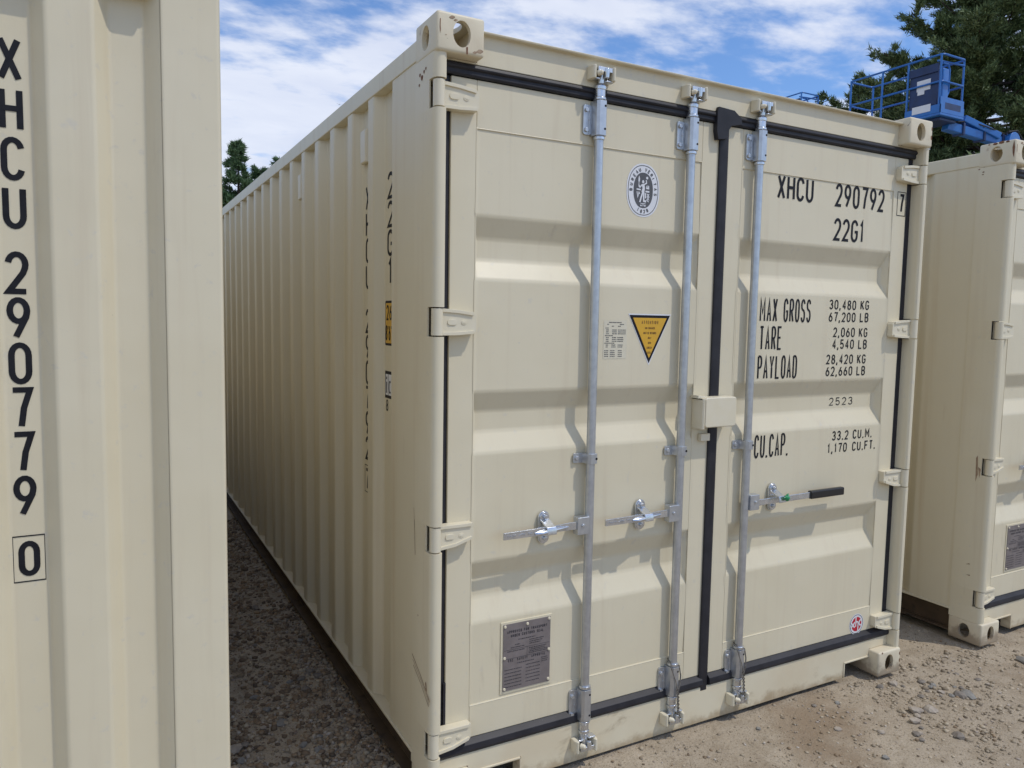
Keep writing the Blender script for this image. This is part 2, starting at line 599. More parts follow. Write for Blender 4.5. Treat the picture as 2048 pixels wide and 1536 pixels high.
def flat(mb, poly, frame, lift, mi=0):
    o, u, v, n = frame
    mb.add([o + u * x + v * y + n * lift for x, y in poly], [tuple(range(len(poly)))], mi)


def ring(mb, outer, inner, frame, lift, mi=0):
    o, u, v, n = frame
    k = len(outer)
    vs_ = [o + u * x + v * y + n * lift for x, y in outer + inner]
    mb.add(vs_, [(i, (i + 1) % k, k + (i + 1) % k, k + i) for i in range(k)], mi)


def line(mb, a, b, t, frame, lift, mi=0):
    v, f = ribbon([a, b], t)
    o, u, vv, n = frame
    mb.add([o + u * q.x + vv * q.y + n * lift for q in v], f, mi)


X, Y, Z = Vector((1, 0, 0)), Vector((0, 1, 0)), Vector((0, 0, 1))

# ================================================================== GROUND
def hgt(x, y):
    """height of the yard surface, kept just under the container bottoms"""
    h = 0.010 * np.sin(x * 1.7 + 0.6 * y) + 0.008 * np.sin(2.9 * y - 1.1 * x + 2) + 0.004 * np.sin(7.1 * x + 5.3 * y) + 0.003 * np.sin(11.0 * y - 6.0 * x)
    return h * 0.6 - 0.012


def build_ground():
    def axis(a, b, step, far):
        core = np.arange(a, b + 1e-6, step)
        g, d = [], step
        t = 0.0
        while t < far:
            d *= 1.25
            t += d
            g.append(t)
        g = np.array(g)
        return np.concatenate([a - g[::-1], core, b + g])
    xs = axis(-1.4, 4.6, 0.022, 600)
    ys = axis(-1.3, 3.2, 0.022, 600)
    nx, ny = len(xs), len(ys)
    XX, YY = np.meshgrid(xs, ys, indexing='xy')
    H = hgt(XX, YY)
    fine = (XX > -1.5) & (XX < 4.7) & (YY > -1.4) & (YY < 3.4)
    lump = rng.normal(0, 1, XX.shape)
    for _ in range(2):
        lump = (lump + np.roll(lump, 1, 0) + np.roll(lump, -1, 0) + np.roll(lump, 1, 1) + np.roll(lump, -1, 1)) / 5
    H = H + np.where(fine, lump * 0.0045, 0)
    far = np.maximum(np.hypot(XX, YY) - 40, 0)
    H = H - far * 0.002
    co = np.stack([XX, YY, H], -1).reshape(-1, 3)
    idx = np.arange(nx * ny).reshape(ny, nx)
    quads = np.stack([idx[:-1, :-1], idx[:-1, 1:], idx[1:, 1:], idx[1:, :-1]], -1).reshape(-1, 4)
    me = bpy.data.meshes.new('ground')
    me.vertices.add(len(co))
    me.vertices.foreach_set('co', co.ravel())
    me.loops.add(len(quads) * 4)
    me.loops.foreach_set('vertex_index', quads.ravel())
    me.polygons.add(len(quads))
    me.polygons.foreach_set('loop_start', np.arange(0, len(quads) * 4, 4))
    me.polygons.foreach_set('use_smooth', np.ones(len(quads), bool))
    me.update()
    me.materials.append(M['ground'])
    o = bpy.data.objects.new('ground', me)
    COL.objects.link(o)
    tag(o, kind='structure')


build_ground()

# ================================================================== CONTAINER
W, LEN, H = 2.438, 6.058, 2.591
YD = 0.065      # outer face of the door leaves
YH = 0.055      # outer face of header and sill
ROOT = thing('shipping_container', 'cream shipping container with closed doors facing us, in the middle of the row', 'container',
             group='cream shipping containers')


def casting_mesh(top):
    """corner casting with oval holes on its two outer walls and its end face; local corner at 0,0"""
    z0, z1 = (H - .118, H) if top else (0.0, .118)
    zc = (z0 + z1) / 2

    def obj(mb, name, bev=0):
        me = bpy.data.meshes.new(name)
        me.from_pydata(mb.v, [], mb.f)
        o = bpy.data.objects.new(name, me)
        COL.objects.link(o)
        if bev:
            b = o.modifiers.new('b', 'BEVEL')
            b.width = bev
            b.segments = 3
        return o
    body = obj(MB().box(0, .162, 0, .178, z0, z1), 'tmp_body', .009)
    cav = MB().box(.016, .146, .016, .162, z0 + .016, z1 - .016)
    cut = [cav]
    ov = oval(.084, zc, .030, .040, 24)
    cut.append(MB().prism(ov, 'y', -.02, .03))
    ov = oval(.092, zc, .030, .038, 24)
    cut.append(MB().prism(ov, 'x', -.02, .03))
    ov = oval(.085, .092, .030, .058, 24)
    cut.append(MB().prism(ov, 'z', z1 - .03, z1 + .02) if top else MB().prism(ov, 'z', z0 - .02, z0 + .03))
    tmp = [body]
    for c in cut:
        co = obj(c, 'tmp_cut')
        tmp.append(co)
        b = body.modifiers.new('bool', 'BOOLEAN')
        b.operation = 'DIFFERENCE'
        b.solver = 'EXACT'
        b.object = co
    dg = bpy.context.evaluated_depsgraph_get()
    me = bpy.data.meshes.new_from_object(body.evaluated_get(dg))
    me.name = 'corner_casting'
    for o in tmp:
        d = o.data
        bpy.data.objects.remove(o)
        bpy.data.meshes.remove(d)
    return me


def mirrored(me, fx, fy):
    m = me.copy()
    bm = bmesh.new()
    bm.from_mesh(m)
    for v in bm.verts:
        if fx:
            v.co.x = W - v.co.x
        if fy:
            v.co.y = LEN - v.co.y
    if fx != fy:
        bmesh.ops.reverse_faces(bm, faces=bm.faces)
    bm.to_mesh(m)
    bm.free()
    return m


def add_castings():
    for top in (True, False):
        base = casting_mesh(top)
        base.materials.clear()
        base.materials.append(M['cream_worn' if top else 'cream_foot'])
        for fx in (0, 1):
            for fy in (0, 1):
                me = mirrored(base, fx, fy)
                me.polygons.foreach_set('use_smooth', [True] * len(me.polygons))
                me.set_sharp_from_angle(angle=R(40))
                o = bpy.data.objects.new('corner_casting', me)
                COL.objects.link(o)
                o.parent = ROOT
        bpy.data.meshes.remove(base)


add_castings()

# long corrugated walls -------------------------------------------------
LIP0, PITCH = 0.413, 0.275


def side_profile():
    p = [(.0, .170)]
    d = .036
    L = LIP0
    while L < LEN - .40:
        p += [(0, L), (d, L + .056), (d, L + .172), (0, L + .205)]
        L += PITCH
    p.append((0, LEN - .170))
    return p


def side_panel(mx):
    prof = side_profile()
    v, f = [], []
    for x, y in prof:
        xx = x + .004 if not mx else W - .004 - x
        v += [(xx, y, .158), (xx, y, 2.500)]
    for i in range(len(prof) - 1):
        a = (2 * i, 2 * i + 1, 2 * i + 3, 2 * i + 2)
        f.append(a if not mx else a[::-1])
    o = MB().add(v, f).build('side_panel', 'cream_side', ROOT, bevel=.009, smooth=0, bang=12, segs=3)
    return o


side_panel(0)
side_panel(1)

for fx in (0, 1):
    def bx(mb, x0, x1, *r):
        return mb.box(x0, x1, *r) if not fx else mb.box(W - x1, W - x0, *r)
    bx(MB(), .0, .060, .170, LEN - .170, 2.484, 2.550).build('top_rail', 'cream_side', ROOT, bevel=.004)
    mb = MB()
    bx(mb, -.002, .052, .172, LEN - .172, .147, .1575)
    o = mb.build('bottom_rail', 'cream_side', ROOT, bevel=.002)
    mb = MB()
    bx(mb, .047, .053, .175, LEN - .175, .035, .147)
    bx(mb, .004, .047, .175, LEN - .175, .028, .034)
    mb.build('rail_web', 'under', ROOT)
    # short ties between rail and casting
    # ventilators near the top of the wall recesses
    if not fx:
        for k in (1, 5):  # the two vents seen from the gap
            L = LIP0 + PITCH * k
            mb = MB().prism([(.0385, L + .072), (.018, L + .080), (.018, L + .146), (.0385, L + .156)], 'z', 2.27, 2.40)
            mb.build('ventilator', 'cream_hard', ROOT, bevel=.006)

# roof, floor, far wall -------------------------------------------------
MB().box(.02, W - .02, .17, LEN - .17, 2.550, 2.556).build('roof', 'cream', ROOT)
mb = MB().box(.06, W - .06, .12, LEN - .12, .135, .165)
for i in range(18):
    y = .35 + i * .31
    mb.box(.06, W - .06, y, y + .045, .03, .135)
mb.build('floor', 'under', ROOT)


def end_wall():
    """corrugated front wall at the far end, seen head-on on the turned container"""
    prof = [(.143, 0), (.180, .045), (.257, .045), (.290, 0)]
    x = .290
    while x + .104 + .245 < W - .10:
        prof += [(x + .101, 0), (x + .135, .045), (x + .212, .045), (x + .245, 0)]
        x += .245
    prof.append((W - .143, 0))
    v, f = [], []
    for px, d in prof:
        v += [(px, LEN - .004 - d, .158), (px, LEN - .004 - d, 2.46)]
    for i in range(len(prof) - 1):
        f.append((2 * i, 2 * i + 1, 2 * i + 3, 2 * i + 2)[::-1])
    MB().add(v, f).build('end_wall', 'cream', ROOT, bevel=.008, smooth=0, bang=12)
    MB().box(.16, W - .16, LEN - .10, LEN - .002, 2.448, 2.560).build('end_header', 'cream', ROOT, bevel=.006)
    MB().box(.16, W - .16, LEN - .10, LEN - .002, .012, .160).build('end_sill', 'cream_sill', ROOT, bevel=.006)
    for fx_ in (0, 1):
        p = [(0, LEN - .178), (0, LEN - .012), (.003, LEN - .004), (.012, LEN), (.138, LEN), (.1425, LEN - .003), (.1435, LEN - .06), (.10, LEN - .178)]
        if fx_:
            p = [(W - a, b) for a, b in p]
        MB().prism(p, 'z', .1165, H - .1165).build('corner_post', 'cream', ROOT, bevel=.003)


end_wall()

# door-end corner posts with hinge notches ------------------------------
HZ = [(2.312, 2.393), (1.604, 1.690), (0.902, 0.983), (0.203, 0.284)]


def door_posts():
    full = [(0, .178), (0, .034), (.003, .022), (.009, .013), (.018, .009), (.030, .0085), (.038, .012), (.0415, .019), (.0415, .135), (.03, .178)]
    notch = [(0, .178), (0, .058), (.005, .058), (.005, .112), (.0415, .112), (.0415, .135), (.03, .178)]
    full_r = [(0, .178), (0, .020), (.002, .013), (.007, .009), (.014, .0085), (.023, .0105), (.028, .016), (.030, .024), (.030, .178)]
    notch_r = [(0, .178), (0, .052), (.004, .052), (.004, .112), (.030, .112), (.030, .178)]
    for fx_ in (0, 1):
        mb = MB()
        zs = [.1165] + [q for a in HZ[::-1] for q in (a[0] - .004, a[1] + .004)] + [H - .1165]
        for i in range(len(zs) - 1):
            p = full if i % 2 == 0 else notch
            if fx_:
                p = full_r if i % 2 == 0 else notch_r
                p = [(W - a, b) for a, b in p]
            mb.prism(p, 'z', zs[i], zs[i + 1])
        mb.build('corner_post', 'cream', ROOT)


door_posts()

# header and sill -------------------------------------------------------
mb = MB().prism([(YH, 2.468), (YH, 2.562), (YH - .020, 2.562), (YH - .022, 2.569), (.18, 2.569), (.18, 2.468)], 'x', .162, W - .162)
mb.prism([(YH, 2.468), (YH, 2.474), (.18, 2.474), (.18, 2.468)], 'x', .0415, .162)
mb.prism([(YH, 2.468), (YH, 2.474), (.18, 2.474), (.18, 2.468)], 'x', W - .162, W - .030)
mb.build('door_header', 'cream', ROOT, bevel=.002)

S0, S1 = .014, .165
poly = [(.162, .096), (.373, .096), (.373, S0), (2.098, S0), (2.098, .088), (W - .162, .088), (W - .162, .119), (W - .0305, .119), (W - .0305, S1), (.0415, S1), (.0415, .119), (.162, .119)]
mb = MB().prism(poly, 'y', YH, YH + .012)
mb.box(.0415, W - .0415, YH + .012, .16, S1 - .02, S1)
for a, b, zt, pole in ((.162, .373, .096, .373), (2.098, W - .162, .088, 2.098)):
    mb.box(a, b, YH - .004, YH + .05, zt - .007, zt + .001)
    if pole == b:
        mb.box(b - .007, b + .001, YH - .004, YH + .05, S0, zt + .001)
    else:
        mb.box(a - .001, a + .007, YH - .004, YH + .05, S0, zt + .001)
mb.build('door_sill', 'cream_sill', ROOT, bevel=.002)
MB().box(.10, W - .10, .20, .22, .0, .15).build('sill_back', 'under', ROOT)

# door leaves -------------------------------------------------------------
DZ0, DZ1 = .213, 2.426
PZ0, PZ1 = .326, 2.274
DIPS = [(1.998, 1.925, 1.857, 1.790), (1.416, 1.346, 1.277, 1.206), (.832, .766, .697, .617)]
DD = .034


def door_leaf(x0, x1, px0, px1, run0, run1, name='door'):
    mb = MB()
    y, t = YD, .05
    # frame
    mb.box(x0, px0, y, y + t, DZ0, DZ1)
    mb.box(px1, x1, y, y + t, DZ0, DZ1)
    mb.box(px0, px1, y, y + t, PZ1, DZ1)
    mb.box(px0, px1, y, y + t, DZ0, PZ0)
    o = mb.build(name, 'cream', ROOT, bevel=.003)
    # pressed panel
    mb = MB()
    xs = [px0 + .002, px0 + run0, px1 - run1, px1 - .002]
    yp = y + .0035
    zs = [PZ0]
    for a, b, c, d in DIPS[::-1]:
        zs += [d, c, b, a]
    zs.append(PZ1)
    v = []
    for j, z in enumerate(zs):
        deep = j > 0 and j < len(zs) - 1 and (j - 1) % 4 in (1, 2)
        for i, xx in enumerate(xs):
            v.append((xx, yp + (DD if deep and i in (1, 2) else 0), z))
    f = []
    for j in range(len(zs) - 1):
        for i in range(3):
            a, b, c, d = j * 4 + i, j * 4 + i + 1, (j + 1) * 4 + i + 1, (j + 1) * 4 + i
            k = (j - 1) % 4 if 0 < j < len(zs) - 1 else 3
            if i != 1 and k in (0, 2) and j not in (0, len(zs) - 2):
                # mitred corner: the diagonal runs from the outer to the inner corner
                if (i == 0) == (k == 0):
                    f += [(a, b, c), (a, c, d)]
                else:
                    f += [(a, b, d), (b, c, d)]
            else:
                f.append((a, b, c, d))
    p = mb.add(v, f).build('door_panel', 'cream', o, bevel=.009, smooth=0, segs=3, bang=12)
    # weld beads round the panel
    mb = MB()
    r = .0026
    mb.tube([(px0, y + .001, PZ0), (px0, y + .001, PZ1)], r, 6)
    mb.tube([(px1, y + .001, PZ0), (px1, y + .001, PZ1)], r, 6)
    mb.tube([(px0, y + .002, PZ1), (px1, y + .002, PZ1)], r, 6)
    mb.tube([(px0, y + .002, PZ0), (px1, y + .002, PZ0)], r * 1.2, 6)
    mb.build('weld_bead', 'cream', o)
    return o


DL = door_leaf(.078, 1.222, .169, 1.128, .017, .042)
DR = door_leaf(1.258, W - .066, 1.338, 2.279, .042, .017)

# rubber gaskets
GP = [(2.427, .064), (2.4280, .056), (2.434, .053), (2.446, .054), (2.449, .048), (2.454, .046), (2.464, .050), (2.4675, .060)]


def gaskets():
    mb = MB().prism([(b, a) for a, b in GP], 'x', .0418, 1.222)
    gb = [(.1655, .060), (.169, .050), (.178, .046), (.197, .049), (.203, .056), (.2125, .068)]
    mb.prism([(b, a) for a, b in gb] + [(.08, .2125), (.08, .1655)], 'x', .0418, 1.222)
    gv = [(.0419, .10), (.0419, .069), (.060, .067), (.0775, .073), (.0775, .10)]
    mb.prism(gv, 'z', .2125, 2.427)
    mb.prism([(.070, .063), (.079, .063), (.079, .075), (.070, .075)], 'z', .284, .43)
    # centre seal with flared top
    mb.prism([(1.223, .075), (1.223, .0645), (1.208, .0645), (1.208, .058), (1.217, .0540), (1.246, .0540), (1.2560, .060), (1.2575, .075)], 'z', .150, 2.427)
    mb.prism([(1.184, 2.362), (1.230, 2.368), (1.236, 2.400), (1.250, 2.420), (1.305, 2.432), (1.300, 2.456), (1.262, 2.480), (1.182, 2.484), (1.176, 2.468), (1.176, 2.395)], 'y', .041, .0635)
    mb.build('gasket', 'rubber', DL, bevel=.0012)
    mb = MB().prism([(b, a) for a, b in GP], 'x', 1.275, W - .0305)
    mb.prism([(b, a) for a, b in gb] + [(.08, .2125), (.08, .1655)], 'x', 1.258, W - .0305)
    mb.prism([(W + .0117 - a, b) for a, b in gv], 'z', .2125, 2.427)
    mb.build('gasket', 'rubber', DR, bevel=.0012)
    # dark closing strips behind the seals
    MB().box(.0418, W - .0418, .122, .135, .165, 2.47).build('door_lining', 'hole', ROOT)


gaskets()


# hinges
def hinges(door, fx):
    for k, (z0, z1) in enumerate(HZ):
        def mx(p):
            return [(W + .010 - a, b) for a, b in p] if fx else p
        mb = MB()
        bar = [(.022 + .0185 * math.cos(2 * math.pi * i / 18), .031 + .0205 * math.sin(2 * math.pi * i / 18)) for i in range(18)]
        mb.prism(mx(bar), 'z', z0, z1)
        dz0, dz1 = (.000, .008) if k < 2 else (.012, .003)
        blade = [(.026, z0), (.095, z0 + .001), (.158, z0 + .006 + dz0), (.163, z0 + .016 + dz0), (.163, z1 - .022), (.155, z1 - .010), (.095, z1 - .003), (.026, z1)]
        if k >= 2:
            blade = [(.026, z0), (.095, z0 + .006), (.158, z0 + .024), (.163, z0 + .032), (.163, z1 - .004), (.158, z1 - .001), (.095, z1 - .001), (.026, z1)]
        mb.prism(mx(blade), 'y', .036, .0645)
        # raised ribs along the top and bottom edges of the blade
        n = len(blade) // 2
        lo = [blade[0], blade[1], blade[2]]
        hi = [blade[-1], blade[-2], blade[-3]]
        for e, s in ((lo, 1), (hi, -1)):
            pl = [(a + (.016 if i == 0 else -.004 if i == 2 else 0), b) for i, (a, b) in enumerate(e)]
            pl += [(a, b + s * .011) for a, b in pl[::-1]]
            mb.prism(mx(pl), 'y', .030, .037)
        zc = (z0 + z1) / 2
        mb.prism(mx(rrect(.060, .092, zc - .009, zc + .009, .008)), 'y', .0325, .037)
        mb.prism(mx(oval(.118, zc, .010, .008, 14)), 'y', .034, .037)
        mb.prism(mx(oval(.118, zc, .006, .004, 10)), 'y', .033, .0345)
        mb.build('hinge', 'cream_hard', door, bevel=.0018)


hinges(DL, False)
hinges(DR, True)


# locking gear ---------------------------------------------------------------
def bar_set(door, xb, lever_side, catch_x):
    yb = .041
    MB().tube([(xb, yb, .105), (xb, yb, 2.47)], .0163, 20).build('locking_bar', 'galv', door)
    for top in (True, False):
        s = 1 if top else -1
        zz = lambda t: (H - t) if top else t     # t measured from the top or the bottom
        e = 0 if top else 0
        a, b = (2.302, 2.420) if top else (.180, .299)
        mb = MB()
        c = []
        for ang in range(-90, 271, 30):
            pass
        out = [(xb - .024, YD - .0005), (xb - .024, .046), (xb - .021, .028), (xb - .013, .0185), (xb + .013, .0185), (xb + .021, .028), (xb + .024, .046), (xb + .024, YD - .0005)]
        mb.prism(out, 'z', a, b)
        mb.prism(rrect(xb - .056, xb - .022, a + .004, b - .012 if top else b - .006, .009), 'y', YD - .008, YD - .0005)
        mb.prism(rrect(xb + .022, xb + .036, a + .010, b - .010, .006), 'y', YD - .008, YD - .0005)
        mb.tube([(xb - .031, YD - .008, a + .008), (xb - .031, YD - .0085, a + .05), (xb - .034, YD - .0085, a + .055), (xb - .031, YD - .0085, a + .06), (xb - .031, YD - .008, b - .016)], .0026, 6)
        for zc in (a + .020, b - .030):
            mb.tube([(xb - .044, YD - .008, zc), (xb - .044, YD - .015, zc)], [.0085, .0075], 8)
        for zc in (a + .022, b - .018):
            mb.tube([(xb + .009, .0186, zc), (xb + .009, .0176, zc)], .0042, 10, mi=1)
        mb.build('bar_bracket', ['galv', 'hole'], door, bevel=.002)
        # collar rings
        mb = MB()
        z1 = b if top else a
        d = .003 * s
        mb.tube([(xb, yb, z1 + d), (xb, yb, z1 + d * 4)], .0225, 18)
        z2 = a if top else b
        MB().tube([(xb, yb, z2 - d), (xb, yb, z2 - d * 4.5)], .0205 if top else .0225, 18).build('bar_collar', 'zinc', door, bevel=.0015)
        # cam: neck, collar and forked head
        zn = z1 + .012 * s
        mb.tube([(xb, yb, zn), (xb, yb, zn + .028 * s)], .0190, 18)
        mb.tube([(xb, yb, zn + .028 * s), (xb, yb - .002, zn + .040 * s), (xb, yb - .002, zn + .046 * s)], [.0215, .0205, .013], 16)
        zt = zn + .046 * s
        mb.tube([(xb, yb - .004, zt), (xb, yb - .006, zt + .045 * s)], [.012, .014], 12)
        zh = zt + .034 * s
        mb.box(xb - .030, xb + .029, yb - .032, yb + .010, min(zh, zh + .016 * s), max(zh, zh + .016 * s))
        mb.tube([(xb + .006, yb - .030, zt + .014 * s), (xb + .006, yb - .030, zt + .046 * s)], [.008, .011], 10)
        zp = zt + .004 * s
        mb.prism(rrect(xb + .008, xb + .040, yb - .024, yb + .004, .006), 'z', min(zp, zp + .006 * s), max(zp, zp + .006 * s))
        mb.prism(rrect(xb - .034, xb - .006, yb - .016, yb + .010, .006), 'z', min(zt + .012 * s, zt + .018 * s), max(zt + .012 * s, zt + .018 * s))
        mb.build('bar_cam', 'zinc', door, bevel=.002)
        # keeper lugs welded on header or sill
        za, zb2 = sorted((zt + .010 * s, zt + .056 * s))
        zc = (za + zb2) / 2 - .004 * s
        MB().prism([(xb - .048, YH), (xb - .048, .026), (xb - .042, .014), (xb - .035, .013), (xb - .031, .022), (xb - .031, YH)], 'z', za, zb2).build('cam_keeper', 'cream_hard', door, bevel=.007, segs=3)
        MB().prism([(xb + .030, YH), (xb + .029, .012), (xb + .034, .003), (xb + .041, .007), (xb + .046, .022), (xb + .047, YH)], 'z', za - .003, zb2 - .002).build('cam_keeper', 'cream_hard', door, bevel=.007, segs=3)
        MB().tube([(xb - .026, .018, zc), (xb - .017, .006, zc), (xb - .014, .005, zc)], [.010, .0085, .006], 12).build('keeper_pin', 'cream_hard', door)
    # middle guide
    mb = MB()
    a, b = 1.146, 1.182
    out = [(xb - .028, YD - .003), (xb - .021, .044), (xb - .020, .030), (xb - .012, .0195), (xb + .012, .0195), (xb + .021, .029), (xb + .023, .046), (xb + .023, YD - .0005), (xb - .028, YD - .0005)]
    mb.prism(out, 'z', a, b)
    mb.prism(rrect(xb - .062, xb - .026, a, b, .005), 'y', YD - .005, YD - .0005)
    mb.tube([(xb - .048, YD - .005, (a + b) / 2), (xb - .048, YD - .012, (a + b) / 2)], [.009, .007], 10)
    mb.tube([(xb + .011, .0198, (a + b) / 2), (xb + .011, .0185, (a + b) / 2)], .0048, 10, mi=1)
    mb.build('bar_guide', ['galv', 'hole'], door, bevel=.0015)
    # lever
    d = lever_side
    zl = .925
    mb = MB()
    xh0, xh1 = sorted((xb + d * .012, xb + d * .062))
    mb.box(xh0, xh1, yb - .022, yb + .010, zl - .034, zl + .030)
    mb.tube([(xb + d * .040, yb - .022, zl), (xb + d * .040, yb - .027, zl)], .0065, 10)
    mb.build('lever_hub', 'galv', door, bevel=.003)
    mb = MB()
    if d < 0:
        L = [(-.055, .030, .028, .008), (-.110, .028, .026, .008), (-.150, .024, .024, .008), (-.185, .018, .026, .010), (-.225, .014, .030, .012), (-.245, .014, .026, .007), (-.368, .012, .024, .007)]
    else:
        L = [(.055, .028, .028, .008), (.090, .027, .026, .008), (.125, .032, .024, .008), (.190, .028, .024, .008), (.270, .026, .026, .008), (.345, .021, .026, .008), (.372, .020, .026, .008)]
    v, f = [], []
    for dx, yy, hh, tt in L:
        zc = zl + (.001 if d < 0 else .0)
        if d > 0:
            zc = zl - .006 + max(dx - .2, 0) * .03
        v += [(xb + d * abs(dx), yy - tt / 2, zc - hh / 2), (xb + d * abs(dx), yy + tt / 2, zc - hh / 2), (xb + d * abs(dx), yy + tt / 2, zc + hh / 2), (xb + d * abs(dx), yy - tt / 2, zc + hh / 2)]
    for i in range(len(L) - 1):
        for j in range(4):
            f.append((i * 4 + j, i * 4 + (j + 1) % 4, (i + 1) * 4 + (j + 1) % 4, (i + 1) * 4 + j))
    f += [(0, 1, 2, 3), tuple((len(L) - 1) * 4 + j for j in (3, 2, 1, 0))]
    mb.add(v, f)
    if d < 0:
        # stamped bumps on the flat end and a pressed rib
        for i in range(11):
            if i in (4, 8):
                continue
            xx = xb - .355 + i * .0092
            mb.box(xx, xx + .0022, .0074, .0100, zl - .004, zl + .004 - (i % 3) * .002)
            mb.box(xx + .0036, xx + .0058, .0074, .0100, zl - .002, zl + .005 - (i % 2) * .002)
        mb.tube([(xb - .245, .010, zl - .004), (xb - .222, .004, zl - .003), (xb - .165, .010, zl + .001), (xb - .100, .022, zl + .002)], [.004, .009, .008, .002], 8)
    lev = mb.build('lever', 'zinc', door, bevel=.0015, fix=True)
    if d > 0:
        mb = MB().prism(rrect(0, 1, 0, 1, .25, 3), 'x', 0, 1)
        mb = MB()
        a, b = xb + .362, xb + .572
        p = rrect(-.0155 + zl - .002, .0155 + zl - .002, 0, .001, .0004)
        mb.prism([(y_ + .0345, z_) for y_, z_ in [(-.026, zl - .018), (-.004, zl - .018), (-.003, zl - .012), (-.003, zl + .012), (-.005, zl + .017), (-.025, zl + .017), (-.027, zl + .012), (-.027, zl - .012)]], 'x', a, b)
        mb.build('lever_grip', 'grip', door, bevel=.004)
    # catch plate holding the lever
    xc = catch_x
    mb = MB()
    mb.prism(rrect(xc - .022, xc + .022, .868, .985, .0215, 6), 'y', YD - .010, YD - .0005)
    mb.prism(rrect(xc - .019, xc + .019, .872, .981, .0185, 6), 'y', YD - .015, YD - .010)
    for zc in (.889, .966):
        mb.tube([(xc, YD - .015, zc), (xc, YD - .025, zc)], [.0085, .0070], 10)
    mb.build('catch_plate', 'zinc', door, bevel=.0015)
    mb = MB()
    e = -1 if d < 0 else 1
    prof = [(YD - .015, .956), (YD - .022, .955), (.020, .944), (.004, .940), (-.001, .932), (-.002, .914), (.002, .912), (.004, .926), (.008, .934), (.022, .939), (YD - .022, .949), (YD - .015, .950)]
    mb.prism(prof, 'x', xc - .018, xc + .020)
    mb.build('catch_hook', 'zinc', door, bevel=.0015)


BARS = (.631, 1.051, 1.405)
bar_set(DL, BARS[0], -1, .448)
bar_set(DL, BARS[1], -1, .876)
bar_set(DR, BARS[2], 1, 1.580)

# lock box over the door joint
mb = MB()
mb.prism([(1.122, YD - .001), (1.122, .004), (1.127, -.001), (1.131, -.001), (1.131, .003), (1.1265, .007), (1.1265, YD - .001)], 'z', 1.247, 1.366)
mb.box(1.122, 1.20, .006, YD - .001, 1.3605, 1.366)
mb.prism([(1.112, 1.366), (1.150, 1.366), (1.150, 1.374), (1.114, 1.378)], 'y', .020, YD - .001)
mb.build('lock_box', 'cream_hard', DL, bevel=.0012)
mb = MB()
mb.prism(rrect(1.135, 1.297, 1.252, 1.370, .012, 4), 'y', .000, .056)
mb.build('lock_cover', 'cream_hard', DR, bevel=.005, segs=3)
mb = MB().tube([(1.318, YD - .001, 1.296), (1.324, .050, 1.294), (1.324, .046, 1.304), (1.318, YD - .001, 1.310)], .0035, 7)
mb.build('hook_loop', 'cream_hard', DR)
MB().box(1.158, 1.205, .044, YD - .001, 1.192, 1.222).build('door_stop', 'cream_hard', DL, bevel=.003)

# ------------------------------------------------------------------ print and plates on the doors
FD = (Vector((0, YD + .0035 - .0011, 0)), X, Z, -Y)          # on the pressed panels
FS = (Vector((0, YD - .0011, 0)), X, Z, -Y)                  # on the frames


def words(name, mat, items, frame, parent):
    for s, x, y, h, w, t, gap in items:
        mb = MB()
        put_text(mb, s, frame, x, y, h, w, t, gap)
        mb.build(name, mat, parent, smooth=0)


words('container_number', 'black', [('XHCU', 1.541, 2.173, .100, .046, .0125, .0100), ('290792', 1.893, 2.172, .100, .044, .0125, .0125)], FD, DR)
mb = MB()
put_text(mb, '7', FS, 2.320, 2.180, .085, .034, .0120)
for a, b in (((2.305, 2.2725), (2.3665, 2.2725)), ((2.305, 2.1665), (2.3665, 2.1665)), ((2.3065, 2.168), (2.3065, 2.271)), ((2.365, 2.168), (2.365, 2.271))):
    line(mb, a, b, .003, FS, 0)
mb.build('check_digit', 'black', DR, smooth=0)
words('size_code', 'black', [('22G1', 1.893, 2.026, .098, .046, .0122, .0100)], FD, DR)
BIG = (.100, .0265, .0085, .0080)
SM = (.043, .0245, .0062, .0088)


def wl(items):
    out = []
    for s, x, y, big in items:
        h, w, t, g = BIG if big else SM
        out.append((s, x, y, h, w, t, g))
    return out


words('weight_lettering', 'black', wl([
    ('MAX GROSS', 1.472, 1.668, 1), ('TARE', 1.476, 1.551, 1), ('PAYLOAD', 1.472, 1.429, 1),
    ('30,480', 1.890, 1.728, 0), ('67,200', 1.890, 1.674, 0), ('2,060', 1.924, 1.607, 0), ('4,540', 1.922, 1.554, 0), ('28,420', 1.888, 1.487, 0), ('62,660', 1.888, 1.434, 0),
    ('KG', 2.096, 1.730, 0), ('LB', 2.096, 1.675, 0), ('KG', 2.095, 1.607, 0), ('LB', 2.095, 1.554, 0), ('KG', 2.093, 1.487, 0), ('LB', 2.093, 1.434, 0)]), FD, DR)
FDEEP = (Vector((0, YD + .0035 + DD - .0011, 0)), X, Z, -Y)
words('date_stencil', 'black', [('2523', 1.963, 1.297, .036, .028, .0042, .0150)], FDEEP, DR)
words('capacity_lettering', 'black', wl([('CU.CAP.', 1.474, 1.096, 1), ('33.2', 1.952, 1.143, 0), ('1,170', 1.926, 1.087, 0), ('CU.M.', 2.092, 1.143, 0), ('CU.FT.', 2.092, 1.087, 0)]), FD, DR)

